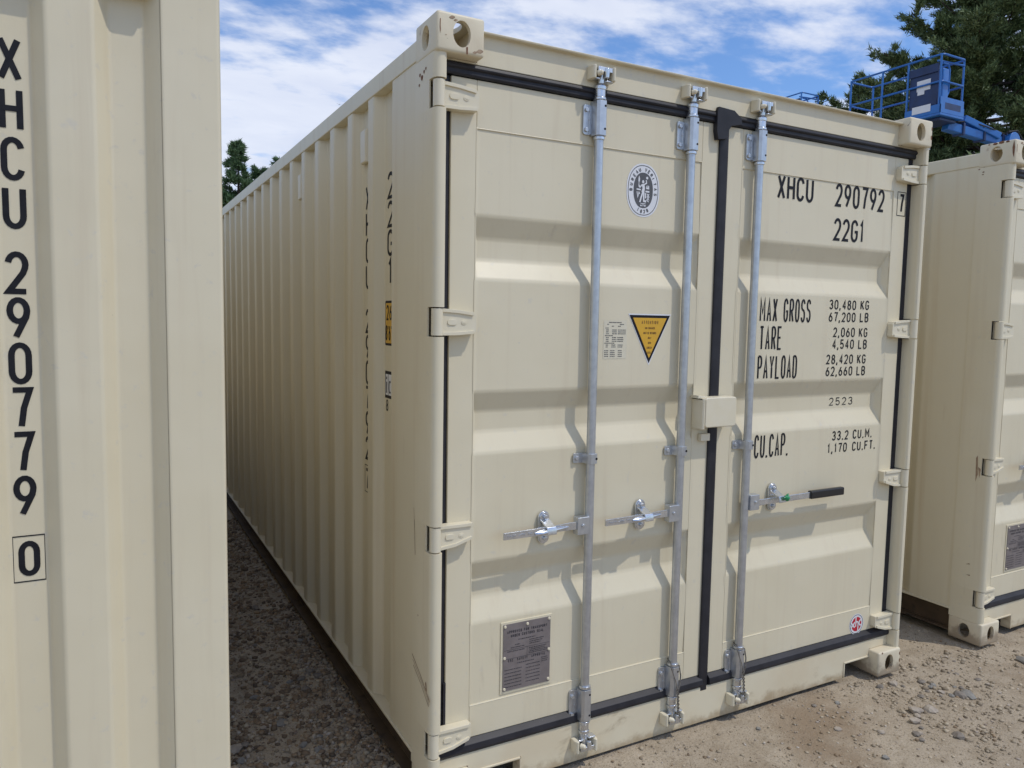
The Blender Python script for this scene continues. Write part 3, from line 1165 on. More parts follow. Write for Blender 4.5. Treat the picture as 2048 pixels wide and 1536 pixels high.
# oval surveyor's emblem
def emblem():
    cx, cz = .852, 2.141
    fr = (Vector((cx, YD + .0035 - .0008, cz)), X, Z, -Y)
    mb = MB()
    sup = lambda rx, rz, n=48, p=2.25: [(rx * math.copysign(abs(math.cos(a)) ** (2 / p), math.cos(a)), rz * math.copysign(abs(math.sin(a)) ** (2 / p), math.sin(a))) for a in [2 * math.pi * i / n for i in range(n)]]
    flat(mb, sup(.0760, .0965), fr, 0, 0)
    ring(mb, sup(.0700, .0905), sup(.0675, .0880), fr, .0005, 1)
    flat(mb, sup(.0445, .0640), fr, .0005, 1)
    # curved words

    def curved(s, a0, a1, rx, rz, h, w, t, flip=False):
        n = len(s)
        for i, ch in enumerate(s):
            if ch == ' ':
                continue
            a = R(a0 + (a1 - a0) * i / (n - 1))
            px, pz = rx * math.cos(a), rz * math.sin(a)
            nrm = Vector((math.cos(a) / rx, math.sin(a) / rz)).normalized()
            if flip:
                nrm = -nrm
            uu = X * nrm.y - Z * nrm.x
            v2 = X * nrm.x + Z * nrm.y
            f2 = (fr[0] + X * px + Z * pz - v2 * h / 2, uu, v2, -Y)
            put_text(mb, ch, f2, -w / 2, 0, h, w, t, 0, 1, lift=.0006)
    curved('BUREAU VERITAS', 181, -8, .0565, .0760, .0138, .0094, .0031)
    curved('1828', 248, 292, .0560, .0765, .0135, .0086, .0031, True)
    # figure and attributes in white on the dark field

    def stroke(p, t, l=.0008):
        v, f = ribbon([(a * .001, b * .001) for a, b in p], t * .001)
        mb.add([fr[0] + X * q.x + Z * q.y - Y * l for q in v], f, 0)

    def blob(p, l=.0011):
        flat(mb, [(a * .001, b * .001) for a, b in p], fr, l, 0)
    blob(oval(-2, 31, 5, 6, 12))
    blob([(-9, 21), (4, 24), (7, 8), (4, -8), (-5, -14), (-8, -4), (-4, 8)])
    stroke([(-7, 20), (-16, 10), (-22, 19)], 4.5, .0008)
    stroke([(4, 22), (14, 27), (12, 38)], 4.5, .0008)
    stroke([(-3, -8), (-10, -27), (-15, -44)], 6.5, .0013)
    stroke([(2, -8), (2, -27), (3, -42)], 6.5, .0015)
    stroke([(-21, 10), (-21, 30)], 2.5, .0010)
    blob([(-24, 30), (-18, 30), (-17, 42), (-21, 52), (-24, 42)], .0012)
    blob(oval(16, 46, 5, 5, 12))
    blob([(-31, 5), (-12, 4), (-12, -1), (-31, 0)], .0009)
    blob([(10, 0), (28, 0), (28, -6), (10, -6)], .0009)
    stroke([(-29, -6), (-25, -26), (-20, -8), (-16, -14)], 4, .0009)
    stroke([(11, -9), (11, -28)], 5, .0009)
    stroke([(18, -11), (27, -22), (17, -34), (26, -40)], 3.4, .0009)
    stroke([(27, -11), (18, -22), (27, -34)], 3.0, .0012)
    blob([(12, 6), (27, 6), (26, 18), (22, 20), (21, 11), (19, 11), (18, 20), (14, 17)], .0009)
    blob(oval(9, -39, 5, 4.5, 12), .0017)
    stroke([(-11, -48), (12, -48)], 2.5, .0009)
    stroke([(0, -46), (0, -58)], 3, .0012)
    blob([(-14, -53), (-4, -53), (-7, -58), (-11, -58)], .0009)
    blob([(4, -53), (14, -53), (11, -58), (7, -58)], .0009)
    mb.build('surveyor_emblem', ['white', 'grey'], DL, smooth=0)


emblem()


def warning_triangle():
    fr = (Vector((0, YD + .0035 - .0008, 0)), X, Z, -Y)
    mb = MB()
    flat(mb, [(.801, 1.689), (1.0035, 1.689), (.9025, 1.495)], fr, 0, 1)
    flat(mb, [(.806, 1.684), (.9985, 1.684), (.9025, 1.5035)], fr, .0005, 0)
    flat(mb, [(.823, 1.674), (.982, 1.674), (.9025, 1.523)], fr, .0010, 2)
    z = 1.651
    for s, h, w, t in (('ATTENTION', .0125, .0062, .0022), ('THIS CONTAINER', .0080, .0030, .0012), ('MUST BE REPAIRED', .0085, .0032, .0013), ('ONLY', .0085, .0032, .0013), ('WITH', .0085, .0032, .0013), ('CORTEN', .0085, .0034, .0013), ('STEEL', .0085, .0032, .0013)):
        put_text(mb, s.replace('W', 'M'), fr, .9025, z, h, w, t, w * (.55 if h > .01 else .25), 3, True, .0013) if 'W' not in s else None
        if 'W' in s:
            put_text(mb, 'ITH', fr, .9052, z, h, w, t, w * .25, 3, True, .0013)
            v, f = ribbon([(.8958, z + h), (.8969, z), (.8980, z + h * .8), (.8991, z), (.9002, z + h)], t)
            mb.add([fr[0] + X * q.x + Z * q.y - Y * .0013 for q in v], f, 3)
        z -= .0185 if h < .01 else .0195
    mb.build('warning_triangle', ['black', 'white', 'yellow', 'brown_ink'], DL, smooth=0)


warning_triangle()


def data_table():
    fr = (Vector((0, YD + .0035 - .0008, 0)), X, Z, -Y)
    mb = MB()
    flat(mb, [(.692, 1.522), (.797, 1.522), (.797, 1.662), (.692, 1.662)], fr, 0, 0)
    rr = random.Random(4)
    rows = [[(.715, .772)], [(.708, .715), (.764, .782)], [(.728, .738), (.756, .768)], [(.700, .714)]] + \
           [[(.703, .715), (.730, .752), (.756, .792)]] * 3 + [[(.698, .733)]] + [[(.703, .715), (.730, .750), (.754, .782)]] * 3 + [[(.697, .742)]] + \
           [[(.703, .713), (.728, .748), (.756, .780)]] * 2 + [[]] + [[(.697, .715), (.722, .744), (.758, .776)]] * 4
    z = 1.655
    for r_ in rows:
        for a, b in r_:
            xx = a
            while xx < b - .001:
                d = rr.uniform(.002, .0045)
                line(mb, (xx, z), (min(xx + d, b), z), .0034, fr, .0005, 1)
                xx += d + rr.uniform(.0008, .002)
        z -= .0069
    mb.build('data_sticker', ['tab', 'grey'], DL, smooth=0)


data_table()


def safety_plate():
    x0, x1, z0, z1 = .297, .489, .350, .592
    yp = YD + .0035
    MB().box(x0 - .009, x1 + .009, yp - .004, yp + .001, z0 - .010, z1 + .008).build('plate_mount', 'cream', DL, bevel=.001)
    fr = (Vector((x0, yp - .0072, z0)), X, Z, -Y)
    mb = MB().box(x0, x1, yp - .0066, yp - .004, z0, z1)
    w, h = x1 - x0, z1 - z0
    put_text(mb, 'APPROVED FOR TRANSPORT', fr, w / 2, h - .034, .0105, .0055, .0021, .0021, 1, True)
    put_text(mb, 'UNDER CUSTOMS SEAL', fr, w / 2, h - .049, .0105, .0055, .0021, .0021, 1, True)
    put_text(mb, 'CSC  SAFETY  APPROVAL', fr, w / 2, h - .138, .0100, .0052, .0020, .0024, 1, True)
    for a, b in (((.003, h - .094), (w - .003, h - .094)), ((.003, h - .126), (w - .003, h - .126)), ((w * .50, h - .126), (w * .50, h - .094))):
        line(mb, a, b, .0010, fr, 0, 1)
    rr = random.Random(9)
    spans = [(.060, .130, h - .061), (.105, .165, h - .070), (.105, .158, h - .077), (.105, .15, h - .084), (.046, .066, h - .078), (.030, .085, h - .087),
             (.016, .085, h - .100), (.103, .175, h - .101), (.106, .170, h - .107), (.103, .178, h - .113), (.103, .178, h - .119)]
    spans += [(.055, .125, h - .147)] + [(.006, .075, h - .166 - i * .0125) for i in range(6)] + [(.092, .150, h - .160 - i * .0125) for i in range(6)] + [(.155, .182, h - .146 - i * .007) for i in range(3)]
    for a, b, z in spans:
        xx = a
        while xx < b - .001:
            d = rr.uniform(.002, .006)
            line(mb, (xx, z), (min(xx + d, b), z), .0030, fr, 0, 1)
            xx += d + rr.uniform(.001, .0025)
    for x_, z_ in ((.006, h - .007), (w / 2, h - .010), (w - .006, h - .006), (.005, h * .50), (w - .005, h * .50), (.006, .008), (w - .006, .010)):
        mb.tube([(x0 + x_, yp - .0066, z0 + z_), (x0 + x_, yp - .0105, z0 + z_)], [.0056, .0040], 10, mi=2)
    mb.build('safety_plate', ['plate', 'plate_ink', 'cream_hard'], DL, smooth=40)


safety_plate()


def maker_logo():
    cx, cz = 2.187, .255
    fr = (Vector((cx, YD - .0008, cz)), X, Z, -Y)
    mb = MB()
    flat(mb, oval(0, 0, .0500, .0500, 40), fr, 0, 0)
    ring(mb, oval(0, 0, .0460, .0460, 40), oval(0, 0, .0432, .0432, 40), fr, .0005, 2)
    flat(mb, oval(0, 0, .0345, .0345, 40), fr, .0005, 1)

    def st(p, t, l):
        v, f = ribbon(p, t)
        mb.add([fr[0] + X * q.x + Z * q.y - Y * l for q in v], f, 0)
    # tall h through the disc, x on its left, c on its right
    st([(-.006, .036), (-.006, -.012)], .0065, .0009)
    st([(-.006, .002)] + arc(.002, .002, .008, .010, 180, 0, 8) + [(.010, -.036)], .0065, .0012)
    st([(-.040, .012), (-.014, -.014)], .0075, .0015)
    st([(-.040, -.014), (-.014, .012)], .0075, .0018)
    st(arc(.027, .004, .0105, .0125, 50, 310, 12), .0070, .0015)
    mb.build('maker_logo', ['white', 'red', 'grey'], DR, smooth=0)


maker_logo()

# ------------------------------------------------------------------ print on the long wall
def side_print():
    F = (Vector((.004 + .036 - .0011, 0, 0)), -Y, Z, -X)
    yc = LIP0 + PITCH + .109
    mb = MB()
    z = 2.086
    for i, ch in enumerate('XHCU 290792'):
        if ch == ' ':
            mb.build('container_number', 'black', ROOT, smooth=0)
            mb = MB()
        if ch != ' ':
            put_text(mb, ch, F, -yc, z, .099, .052, .0130, 0, center=True)
        z -= .1045 if ch != ' ' else .075
    mb.build('container_number', 'black', ROOT, smooth=0)
    mb = MB()
    z0 = .936
    put_text(mb, '7', F, -yc, z0 + .010, .090, .045, .0125, 0, center=True)
    for a, b in (((-yc - .034, z0), (-yc + .034, z0)), ((-yc - .034, z0 + .112), (-yc + .034, z0 + .112)), ((-yc - .0325, z0 + .0015), (-yc - .0325, z0 + .1105)), ((-yc + .0325, z0 + .0015), (-yc + .0325, z0 + .1105))):
        line(mb, a, b, .003, F, 0)
    mb.build('check_digit', 'black', ROOT, smooth=0)
    yc = LIP0 + .112
    mb = MB()
    z = 2.098
    for ch in '22G1':
        put_text(mb, ch, F, -yc, z, .099, .066, .0130, 0, center=True)
        z -= .1055
    mb.build('size_code', 'black', ROOT, smooth=0)
    # yellow height label and small black-framed label
    mb = MB()
    fr = (F[0] + X * .0004 + Y * (-(yc + .0345)) * 0, -Y, Z, -X)
    c = -yc
    flat(mb, rrect(c - .0570, c + .0450, 1.553, 1.722, .010), fr, 0, 0)
    flat(mb, rrect(c - .0490, c + .0380, 1.562, 1.713, .006), fr, .0006, 1)
    put_text(mb, "26", fr, c - .008, 1.648, .058, .026, .0075, .008, 0, True, .0012)
    put_text(mb, "8'6\"", fr, c - .008, 1.572, .058, .020, .0070, .004, 0, True, .0012)
    mb.build('height_label', ['black', 'yellow'], ROOT, smooth=0)
    mb = MB()
    flat(mb, [(c - .056, 1.352), (c + .0345, 1.352), (c + .0345, 1.456), (c - .056, 1.456)], fr, 0, 0)
    flat(mb, [(c - .047, 1.364), (c - .019, 1.364), (c - .019, 1.444), (c - .047, 1.444)], fr, .0006, 1)
    flat(mb, [(c - .015, 1.364), (c + .0275, 1.364), (c + .0275, 1.444), (c - .015, 1.444)], fr, .0006, 1)
    line(mb, (c - .034, 1.372), (c - .034, 1.415), .009, fr, .0012, 0)
    line(mb, (c - .034, 1.424), (c - .034, 1.434), .010, fr, .0012, 0)
    v, f = ribbon(arc(c + .003, 1.396, .010, .022, 50, 310, 12), .006)
    mb.add([fr[0] + fr[1] * q.x + Z * q.y - X * .0012 for q in v], f, 0)
    put_text(mb, '8', fr, c - .030, 1.302, .045, .024, .0062, 0, 0, True, .0)
    mb.build('marking_label', ['black', 'white'], ROOT, smooth=0)


side_print()

# scuffs and rust scratches on the door post side
mb = MB()
FR = (Vector((-.0006, 0, 0)), -Y, Z, -X)
for a, b, t in (((-.172, .505), (-.012, .405), .005), ((-.160, .470), (-.020, .386), .0035), ((-.165, .488), (-.014, .395), .0025), ((-.160, .98), (-.150, .86), .004), ((-.165, 1.02), (-.158, .95), .002)):
    v, f = ribbon([a, ((a[0] + b[0]) / 2, (a[1] + b[1]) / 2 + .006), b], t)
    mb.add([FR[0] + FR[1] * q.x + Z * q.y for q in v], f, 0)
blot = [(-.052, .452), (-.044, .462), (-.040, .448), (-.036, .436), (-.040, .424), (-.047, .430)]
mb.add([Vector((-.0009, -x_, z_)) for x_, z_ in blot], [tuple(range(6))], 0)
for x_, z_, r_ in ((-.135, 2.43, .006), (-.118, 2.418, .009), (-.10, 2.432, .006), (-.085, 2.438, .005), (-.14, 2.40, .005), (-.12, .66, .003)):
    mb.add([Vector((-.0009, -(x_ + r_ * math.cos(i) * (1 + .4 * math.sin(3 * i))), z_ + r_ * math.sin(i))) for i in np.linspace(0, 5.5, 8)], [tuple(range(8))], 1)
tag(mb.build('scratch_marks', ['scuff', 'rust'], ROOT, smooth=0), kind='stuff')
# rust run under the hole of the upper left casting and chips on its edges
mb = MB()
fr = (Vector((0, -.0006, 0)), X, Z, -Y)
flat(mb, [(.098, 2.495), (.104, 2.497), (.104, 2.474), (.099, 2.474)], fr, 0, 0)
flat(mb, [(.0095, 2.563), (.0125, 2.566), (.0118, 2.545), (.0130, 2.533), (.0108, 2.520), (.0090, 2.540)], fr, 0, 0)
for x_, z_, r_ in ((.145, 2.490, .011), (.128, 2.484, .007), (.050, 2.575, .009), (.062, 2.569, .006), (.030, 2.52, .003)):
    flat(mb, [(x_ + r_ * math.cos(i) * (1 + .4 * math.sin(2 * i)), z_ + .6 * r_ * math.sin(i)) for i in np.linspace(0, 5.6, 9)], fr, 0, 1)
for x_, z_, r_ in ((2.300, .119, .008), (2.428, 2.52, .007), (2.430, 2.56, .006), (2.431, .06, .006), (2.429, .095, .006)):
    flat(mb, [(x_ + .6 * r_ * math.cos(i), z_ - .004 + r_ * 1.5 * math.sin(i) * (1 if x_ > 2.4 else .4)) for i in np.linspace(0, 5.6, 9)], fr, 0, 0)
tag(mb.build('rust_chips', ['rust', 'scuff'], ROOT, smooth=0), kind='stuff')

PRINT = ('container_number', 'check_digit', 'size_code', 'weight_lettering', 'date_stencil', 'capacity_lettering', 'surveyor_emblem',
         'warning_triangle', 'data_sticker', 'maker_logo', 'height_label', 'marking_label', 'scratch_marks')
# ------------------------------------------------------------------ neighbours
RIGHT = copy_tree(ROOT, skip=PRINT)
RIGHT.location = (3.070, -.020, 0)
RIGHT['label'] = 'cream shipping container at the right edge with rusty top casting, its door mostly cut off'
LEFT = copy_tree(ROOT, skip=PRINT + ('rust_chips',))
LEFT.rotation_euler = (0, 0, math.pi)
LEFT.location = (-.625, LEN - .050, 0)
LEFT['label'] = 'cream shipping container at the left edge, corrugated end wall with vertical lettering'


def left_print():
    F = (Vector((0, LEN - .004 - .045 + .0011, 0)), -X, Z, Y)
    xc = .4635
    mb = MB()
    for ch, top in zip('XHCU290779', (2.305, 2.189, 2.073, 1.958, 1.802, 1.692, 1.582, 1.472, 1.362, 1.252)):
        if top == 1.802:
            mb.build('container_number', 'black', LEFT, smooth=0)
            mb = MB()
        put_text(mb, ch, F, -xc - .004, top - .103, .103, .049, .0135, 0, center=True)
    mb.build('container_number', 'black', LEFT, smooth=0)
    mb = MB()
    z0 = .983
    put_text(mb, '0', F, -xc, z0 + .013, .090, .046, .0135, 0, center=True)
    for a, b in (((-xc - .036, z0), (-xc + .036, z0)), ((-xc - .036, z0 + .116), (-xc + .036, z0 + .116)), ((-xc - .0345, z0 + .0015), (-xc - .0345, z0 + .1145)), ((-xc + .0345, z0 + .0015), (-xc + .0345, z0 + .1145))):
        line(mb, a, b, .003, F, 0)
    mb.build('check_digit', 'black', LEFT, smooth=0)


left_print()

# heavy rust on the right neighbour's upper casting
mb = MB()
for pts in ([(0.010, 2.585), (0.016, 2.55), (0.013, 2.52), (0.006, 2.50), (0.004, 2.55)],):
    mb.add([Vector((-.0008, y_, z_)) for y_, z_ in pts], [tuple(range(len(pts)))], 0)
for y_, z_, r_ in ((.172, 2.468, .005), (.150, 2.452, .006), (.152, 2.44, .005), (.148, 2.476, .003), (.10, 2.583, .012), (.07, 2.585, .014), (.04, 2.584, .010), (.13, 2.584, .006)):
    mb.add([Vector((-.0008, y_ + r_ * math.cos(i), z_ + .5 * r_ * math.sin(i))) for i in np.linspace(0, 5.6, 8)], [tuple(range(8))], 0)
for pts in ([(.088, .985), (.080, 1.0), (.074, .90), (.084, .86)], [(.075, .94), (.060, .93), (.065, .88)], [(.105, .415), (.085, .425), (.083, .418)], [(.10, .36), (.078, .365), (.08, .358)]):
    mb.add([Vector((-.0006, y_, z_)) for y_, z_ in pts], [tuple(range(len(pts)))], 1)
tag(mb.build('rust_marks', ['rust', 'scuff'], RIGHT, smooth=0), kind='stuff')

# wire loops hanging on two bars and a green seal on the long lever
for i, (xb, lab) in enumerate(((BARS[1], 'twisted wire loop hanging on the bottom bracket of the middle locking bar'), (BARS[2], 'twisted wire loop hanging on the bottom bracket of the right hand locking bar'))):
    mb = MB()
    a = [(xb - .022, .026, .318), (xb - .026, .018, .300), (xb - .004, .0145, .245), (xb + .004, .011, .205)]
    b = [(xb + .022, .028, .300), (xb + .0245, .020, .262), (xb + .016, .013, .225), (xb + .006, .011, .205)]
    mb.tube(a, .0016, 6)
    mb.tube(b, .0028, 6)
    for ph in (0, math.pi):
        mb.tube([(xb + .004 + .0035 * math.cos(t * 9 + ph) + .002 * t, .010 - .004 * t / 3 + .0035 * math.sin(t * 9 + ph), .207 - .125 * t / 3) for t in np.linspace(0, 3, 26)], .0024, 6)
    mb.tube([(xb - .022, .026, .318), (xb - .012, .0595, .322), (xb + .014, .0595, .316), (xb + .022, .028, .300)], .0016, 6)
    tag(mb.build('wire_loop', 'wire'), lab, 'wire', 'wire loops on the locking bars')
mb = MB()
mb.tube([(1.584, -.006, .937), (1.594, -.012, .933), (1.604, -.009, .933)], [.009, .013, .008], 12)
mb.tube([(1.598, -.008, .944), (1.604, -.008, .951)], [.006, .002], 8)
tag(mb.build('security_seal', 'green'), 'small green plastic seal clipped in the catch of the black gripped lever', 'seal')

# ================================================================== LOOSE STONES
def ico():
    bm = bmesh.new()
    bmesh.ops.create_icosphere(bm, subdivisions=1, radius=1)
    v = np.array([q.co[:] for q in bm.verts])
    f = np.array([[q.index for q in p.verts] for p in bm.faces])
    bm.free()
    return v, f


IV, IF = ico()


def blocked(x, y):
    inside = (x > .035) & (x < W + .02) & (y > .05)
    inside |= (x > -.012) & (x < .2) & (y > -.012) & (y < .195)
    inside |= (x > 3.05) & (y > .03)
    inside |= (x < -.60) & (y > -.05)
    return inside


def scatter(n, xr, yr, smin, smax, power, name, mat, clump=0.0, label=None):
    x = rng.uniform(*xr, n * 3)
    y = rng.uniform(*yr, n * 3)
    keep = ~blocked(x, y)
    if clump:
        den = np.sin(3.1 * x + 1.2) * np.sin(2.3 * y - 0.7 + x) + 0.6 * np.sin(7.0 * x - 4.0 * y) * np.sin(5.1 * y + 1.0)
        keep &= rng.uniform(-1.2, 1.2, n * 3) < den + (1 - clump)
    x, y = x[keep][:n], y[keep][:n]
    n = len(x)
    s = smin + (smax - smin) * rng.uniform(0, 1, n) ** power
    rot = rng.uniform(0, 2 * math.pi, n)
    sq = rng.uniform(.45, .8, n)
    el = rng.uniform(.7, 1.35, n)
    base = IV[None] * rng.uniform(.78, 1.22, (n, len(IV), 1))
    bx_, by_, bz_ = base[..., 0] * el[:, None], base[..., 1], base[..., 2] * sq[:, None]
    c, sn = np.cos(rot)[:, None], np.sin(rot)[:, None]
    px = (bx_ * c - by_ * sn) * s[:, None] + x[:, None]
    py = (bx_ * sn + by_ * c) * s[:, None] + y[:, None]
    pz = bz_ * s[:, None] + (hgt(x, y) + s * sq * .30)[:, None]
    co = np.stack([px, py, pz], -1).reshape(-1, 3)
    fa = (IF[None] + (np.arange(n) * len(IV))[:, None, None]).reshape(-1, 3)
    me = bpy.data.meshes.new(name)
    me.vertices.add(len(co))
    me.vertices.foreach_set('co', co.ravel())
    me.loops.add(len(fa) * 3)
    me.loops.foreach_set('vertex_index', fa.ravel())
    me.polygons.add(len(fa))
    me.polygons.foreach_set('loop_start', np.arange(0, len(fa) * 3, 3))
    me.update()
    me.materials.append(M[mat])
    o = bpy.data.objects.new(name, me)
    COL.objects.link(o)
    tag(o, label, 'gravel', kind='stuff')
    return o


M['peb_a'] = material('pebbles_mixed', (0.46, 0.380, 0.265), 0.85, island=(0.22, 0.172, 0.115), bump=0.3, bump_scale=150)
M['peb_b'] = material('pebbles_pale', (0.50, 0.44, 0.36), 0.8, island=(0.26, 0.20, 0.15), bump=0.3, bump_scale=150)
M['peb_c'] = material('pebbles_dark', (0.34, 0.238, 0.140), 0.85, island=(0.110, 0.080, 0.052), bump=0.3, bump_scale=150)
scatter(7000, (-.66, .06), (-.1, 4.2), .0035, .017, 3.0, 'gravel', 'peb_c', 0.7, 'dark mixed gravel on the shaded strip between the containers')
scatter(5000, (-.66, .06), (-.1, 4.2), .0030, .016, 3.4, 'gravel', 'peb_a', 0.6, 'brown gravel on the shaded strip between the containers')
scatter(1900, (-.66, .06), (-.1, 3.6), .003, .012, 2.8, 'gravel', 'peb_b', 0.2, 'pale pebbles among the dark gravel of the shaded strip')
scatter(9500, (.0, 4.6), (-1.25, .9), .0018, .010, 6.0, 'gravel', 'peb_a', 0.75, 'mixed pebbles strewn over the sand in front of the doors')
scatter(900, (2.1, 3.3), (-.60, .05), .0030, .014, 3.2, 'gravel', 'peb_a', 0.45, 'patch of coarser pebbles at the right of the middle container')
scatter(2600, (.0, 4.6), (-1.25, .9), .0018, .008, 5.0, 'gravel', 'peb_b', 0.4, 'pale pebbles strewn over the sand in front of the doors')
scatter(1400, (.0, 4.6), (-1.25, .9), .0020, .010, 5.0, 'gravel', 'peb_c', 0.5, 'few dark pebbles strewn over the sand in front of the doors')


def stone(x, y, s, mat, label, group=None, flat_=.6, el=1.2):
    bm = bmesh.new()
    bmesh.ops.create_icosphere(bm, subdivisions=2, radius=1)
    r_ = random.Random(int(x * 1000) + int(y * 7000))
    a = r_.uniform(0, 6.28)
    ax = [Vector((r_.gauss(0, 1), r_.gauss(0, 1), r_.gauss(0, 1))).normalized() for _ in range(9)]
    for v in bm.verts:
        k = 1.0
        for q in ax:
            d = v.co.dot(q)
            if d > .62:
                k = min(k, .62 / d + .06)
        v.co *= k * r_.uniform(.96, 1.04)
        px, py = v.co.x * el, v.co.y
        v.co = Vector((px * math.cos(a) - py * math.sin(a), px * math.sin(a) + py * math.cos(a), v.co.z * flat_)) * s
    me = bpy.data.meshes.new('stone')
    bm.to_mesh(me)
    bm.free()
    me.materials.append(M[mat])
    o = bpy.data.objects.new('stone', me)
    COL.objects.link(o)
    o.location = (x, y, float(hgt(x, y)) + s * flat_ * .45)
    tag(o, label, 'stone', group)


stone(2.165, -.262, .030, 'stone_pale', 'left one of two pale tan stones side by side in front of the right door')
stone(2.232, -.288, .031, 'stone_pale', 'right one of two pale tan stones side by side in front of the right door')
stone(2.085, -.315, .027, 'stone_pale', 'pale tan stone lying just nearer than the pair of pale stones')
stone(2.535, -.270, .040, 'stone_grey', 'pale bluish grey flat stone on the pebble patch right of the door', None, .4)
stone(2.495, -.262, .030, 'stone_dark', 'small dark angular stone touching the bluish grey flat stone')
stone(2.140, -.470, .030, 'stone_dark', 'dark grey stone alone on the sand near the right foreground', None, .5)
stone(2.320, -.050, .026, 'stone_pale', 'pale round stone against the foot of the right bottom casting')
stone(3.150, -.215, .050, 'stone_grey', 'large flat grey stone in front of the right container', None, .35, 1.5)
stone(-.500, .760, .034, 'stone_pale', 'pale whitish stone in the shaded gravel by the left container', None, .45)
stone(-.300, .870, .028, 'stone_grey', 'light grey flat stone in the middle of the shaded gravel strip', None, .4)
RS = random.Random(5)
for i in range(46):
    for _ in range(50):
        x_, y_ = RS.uniform(1.0, 3.6), RS.uniform(-.75, .02)
        if i < 26:
            x_, y_ = RS.gauss(2.55, .28), RS.gauss(-.20, .10)
        if not (x_ < 2.45 and y_ > -.02) and y_ < .02:
            break
    c_ = RS.choice(['stone_grey', 'stone_dark', 'stone_pale', 'stone_dark'])
    w_ = {'stone_grey': 'light grey', 'stone_dark': 'dark', 'stone_pale': 'pale tan'}[c_]
    stone(x_, y_, RS.uniform(.009, .019), c_, 'small %s stone lying loose on the sunlit sand in front of the containers' % w_, 'small %s stones on the sand' % w_, RS.uniform(.45, .7))
for i in range(34):
    c_ = RS.choice(['stone_grey', 'stone_dark', 'stone_dark', 'stone_pale'])
    w_ = {'stone_grey': 'light grey', 'stone_dark': 'dark brown', 'stone_pale': 'pale tan'}[c_]
    stone(RS.uniform(-.56, -.04), RS.uniform(.45, 2.2), RS.uniform(.012, .024), c_, 'loose %s stone in the shaded gravel between the containers' % w_, 'loose %s stones in the shaded gap' % w_, RS.uniform(.45, .7))


# ================================================================== BOOM LIFTS
def at(px, py, depth):
    """3D point seen at a pixel of the 2048x1536 photograph, used for measuring distances"""
    f = 1516.4352
    return CP + depth * (CF + CR * ((px - 1024) / f) + CU * ((768 - py) / f))


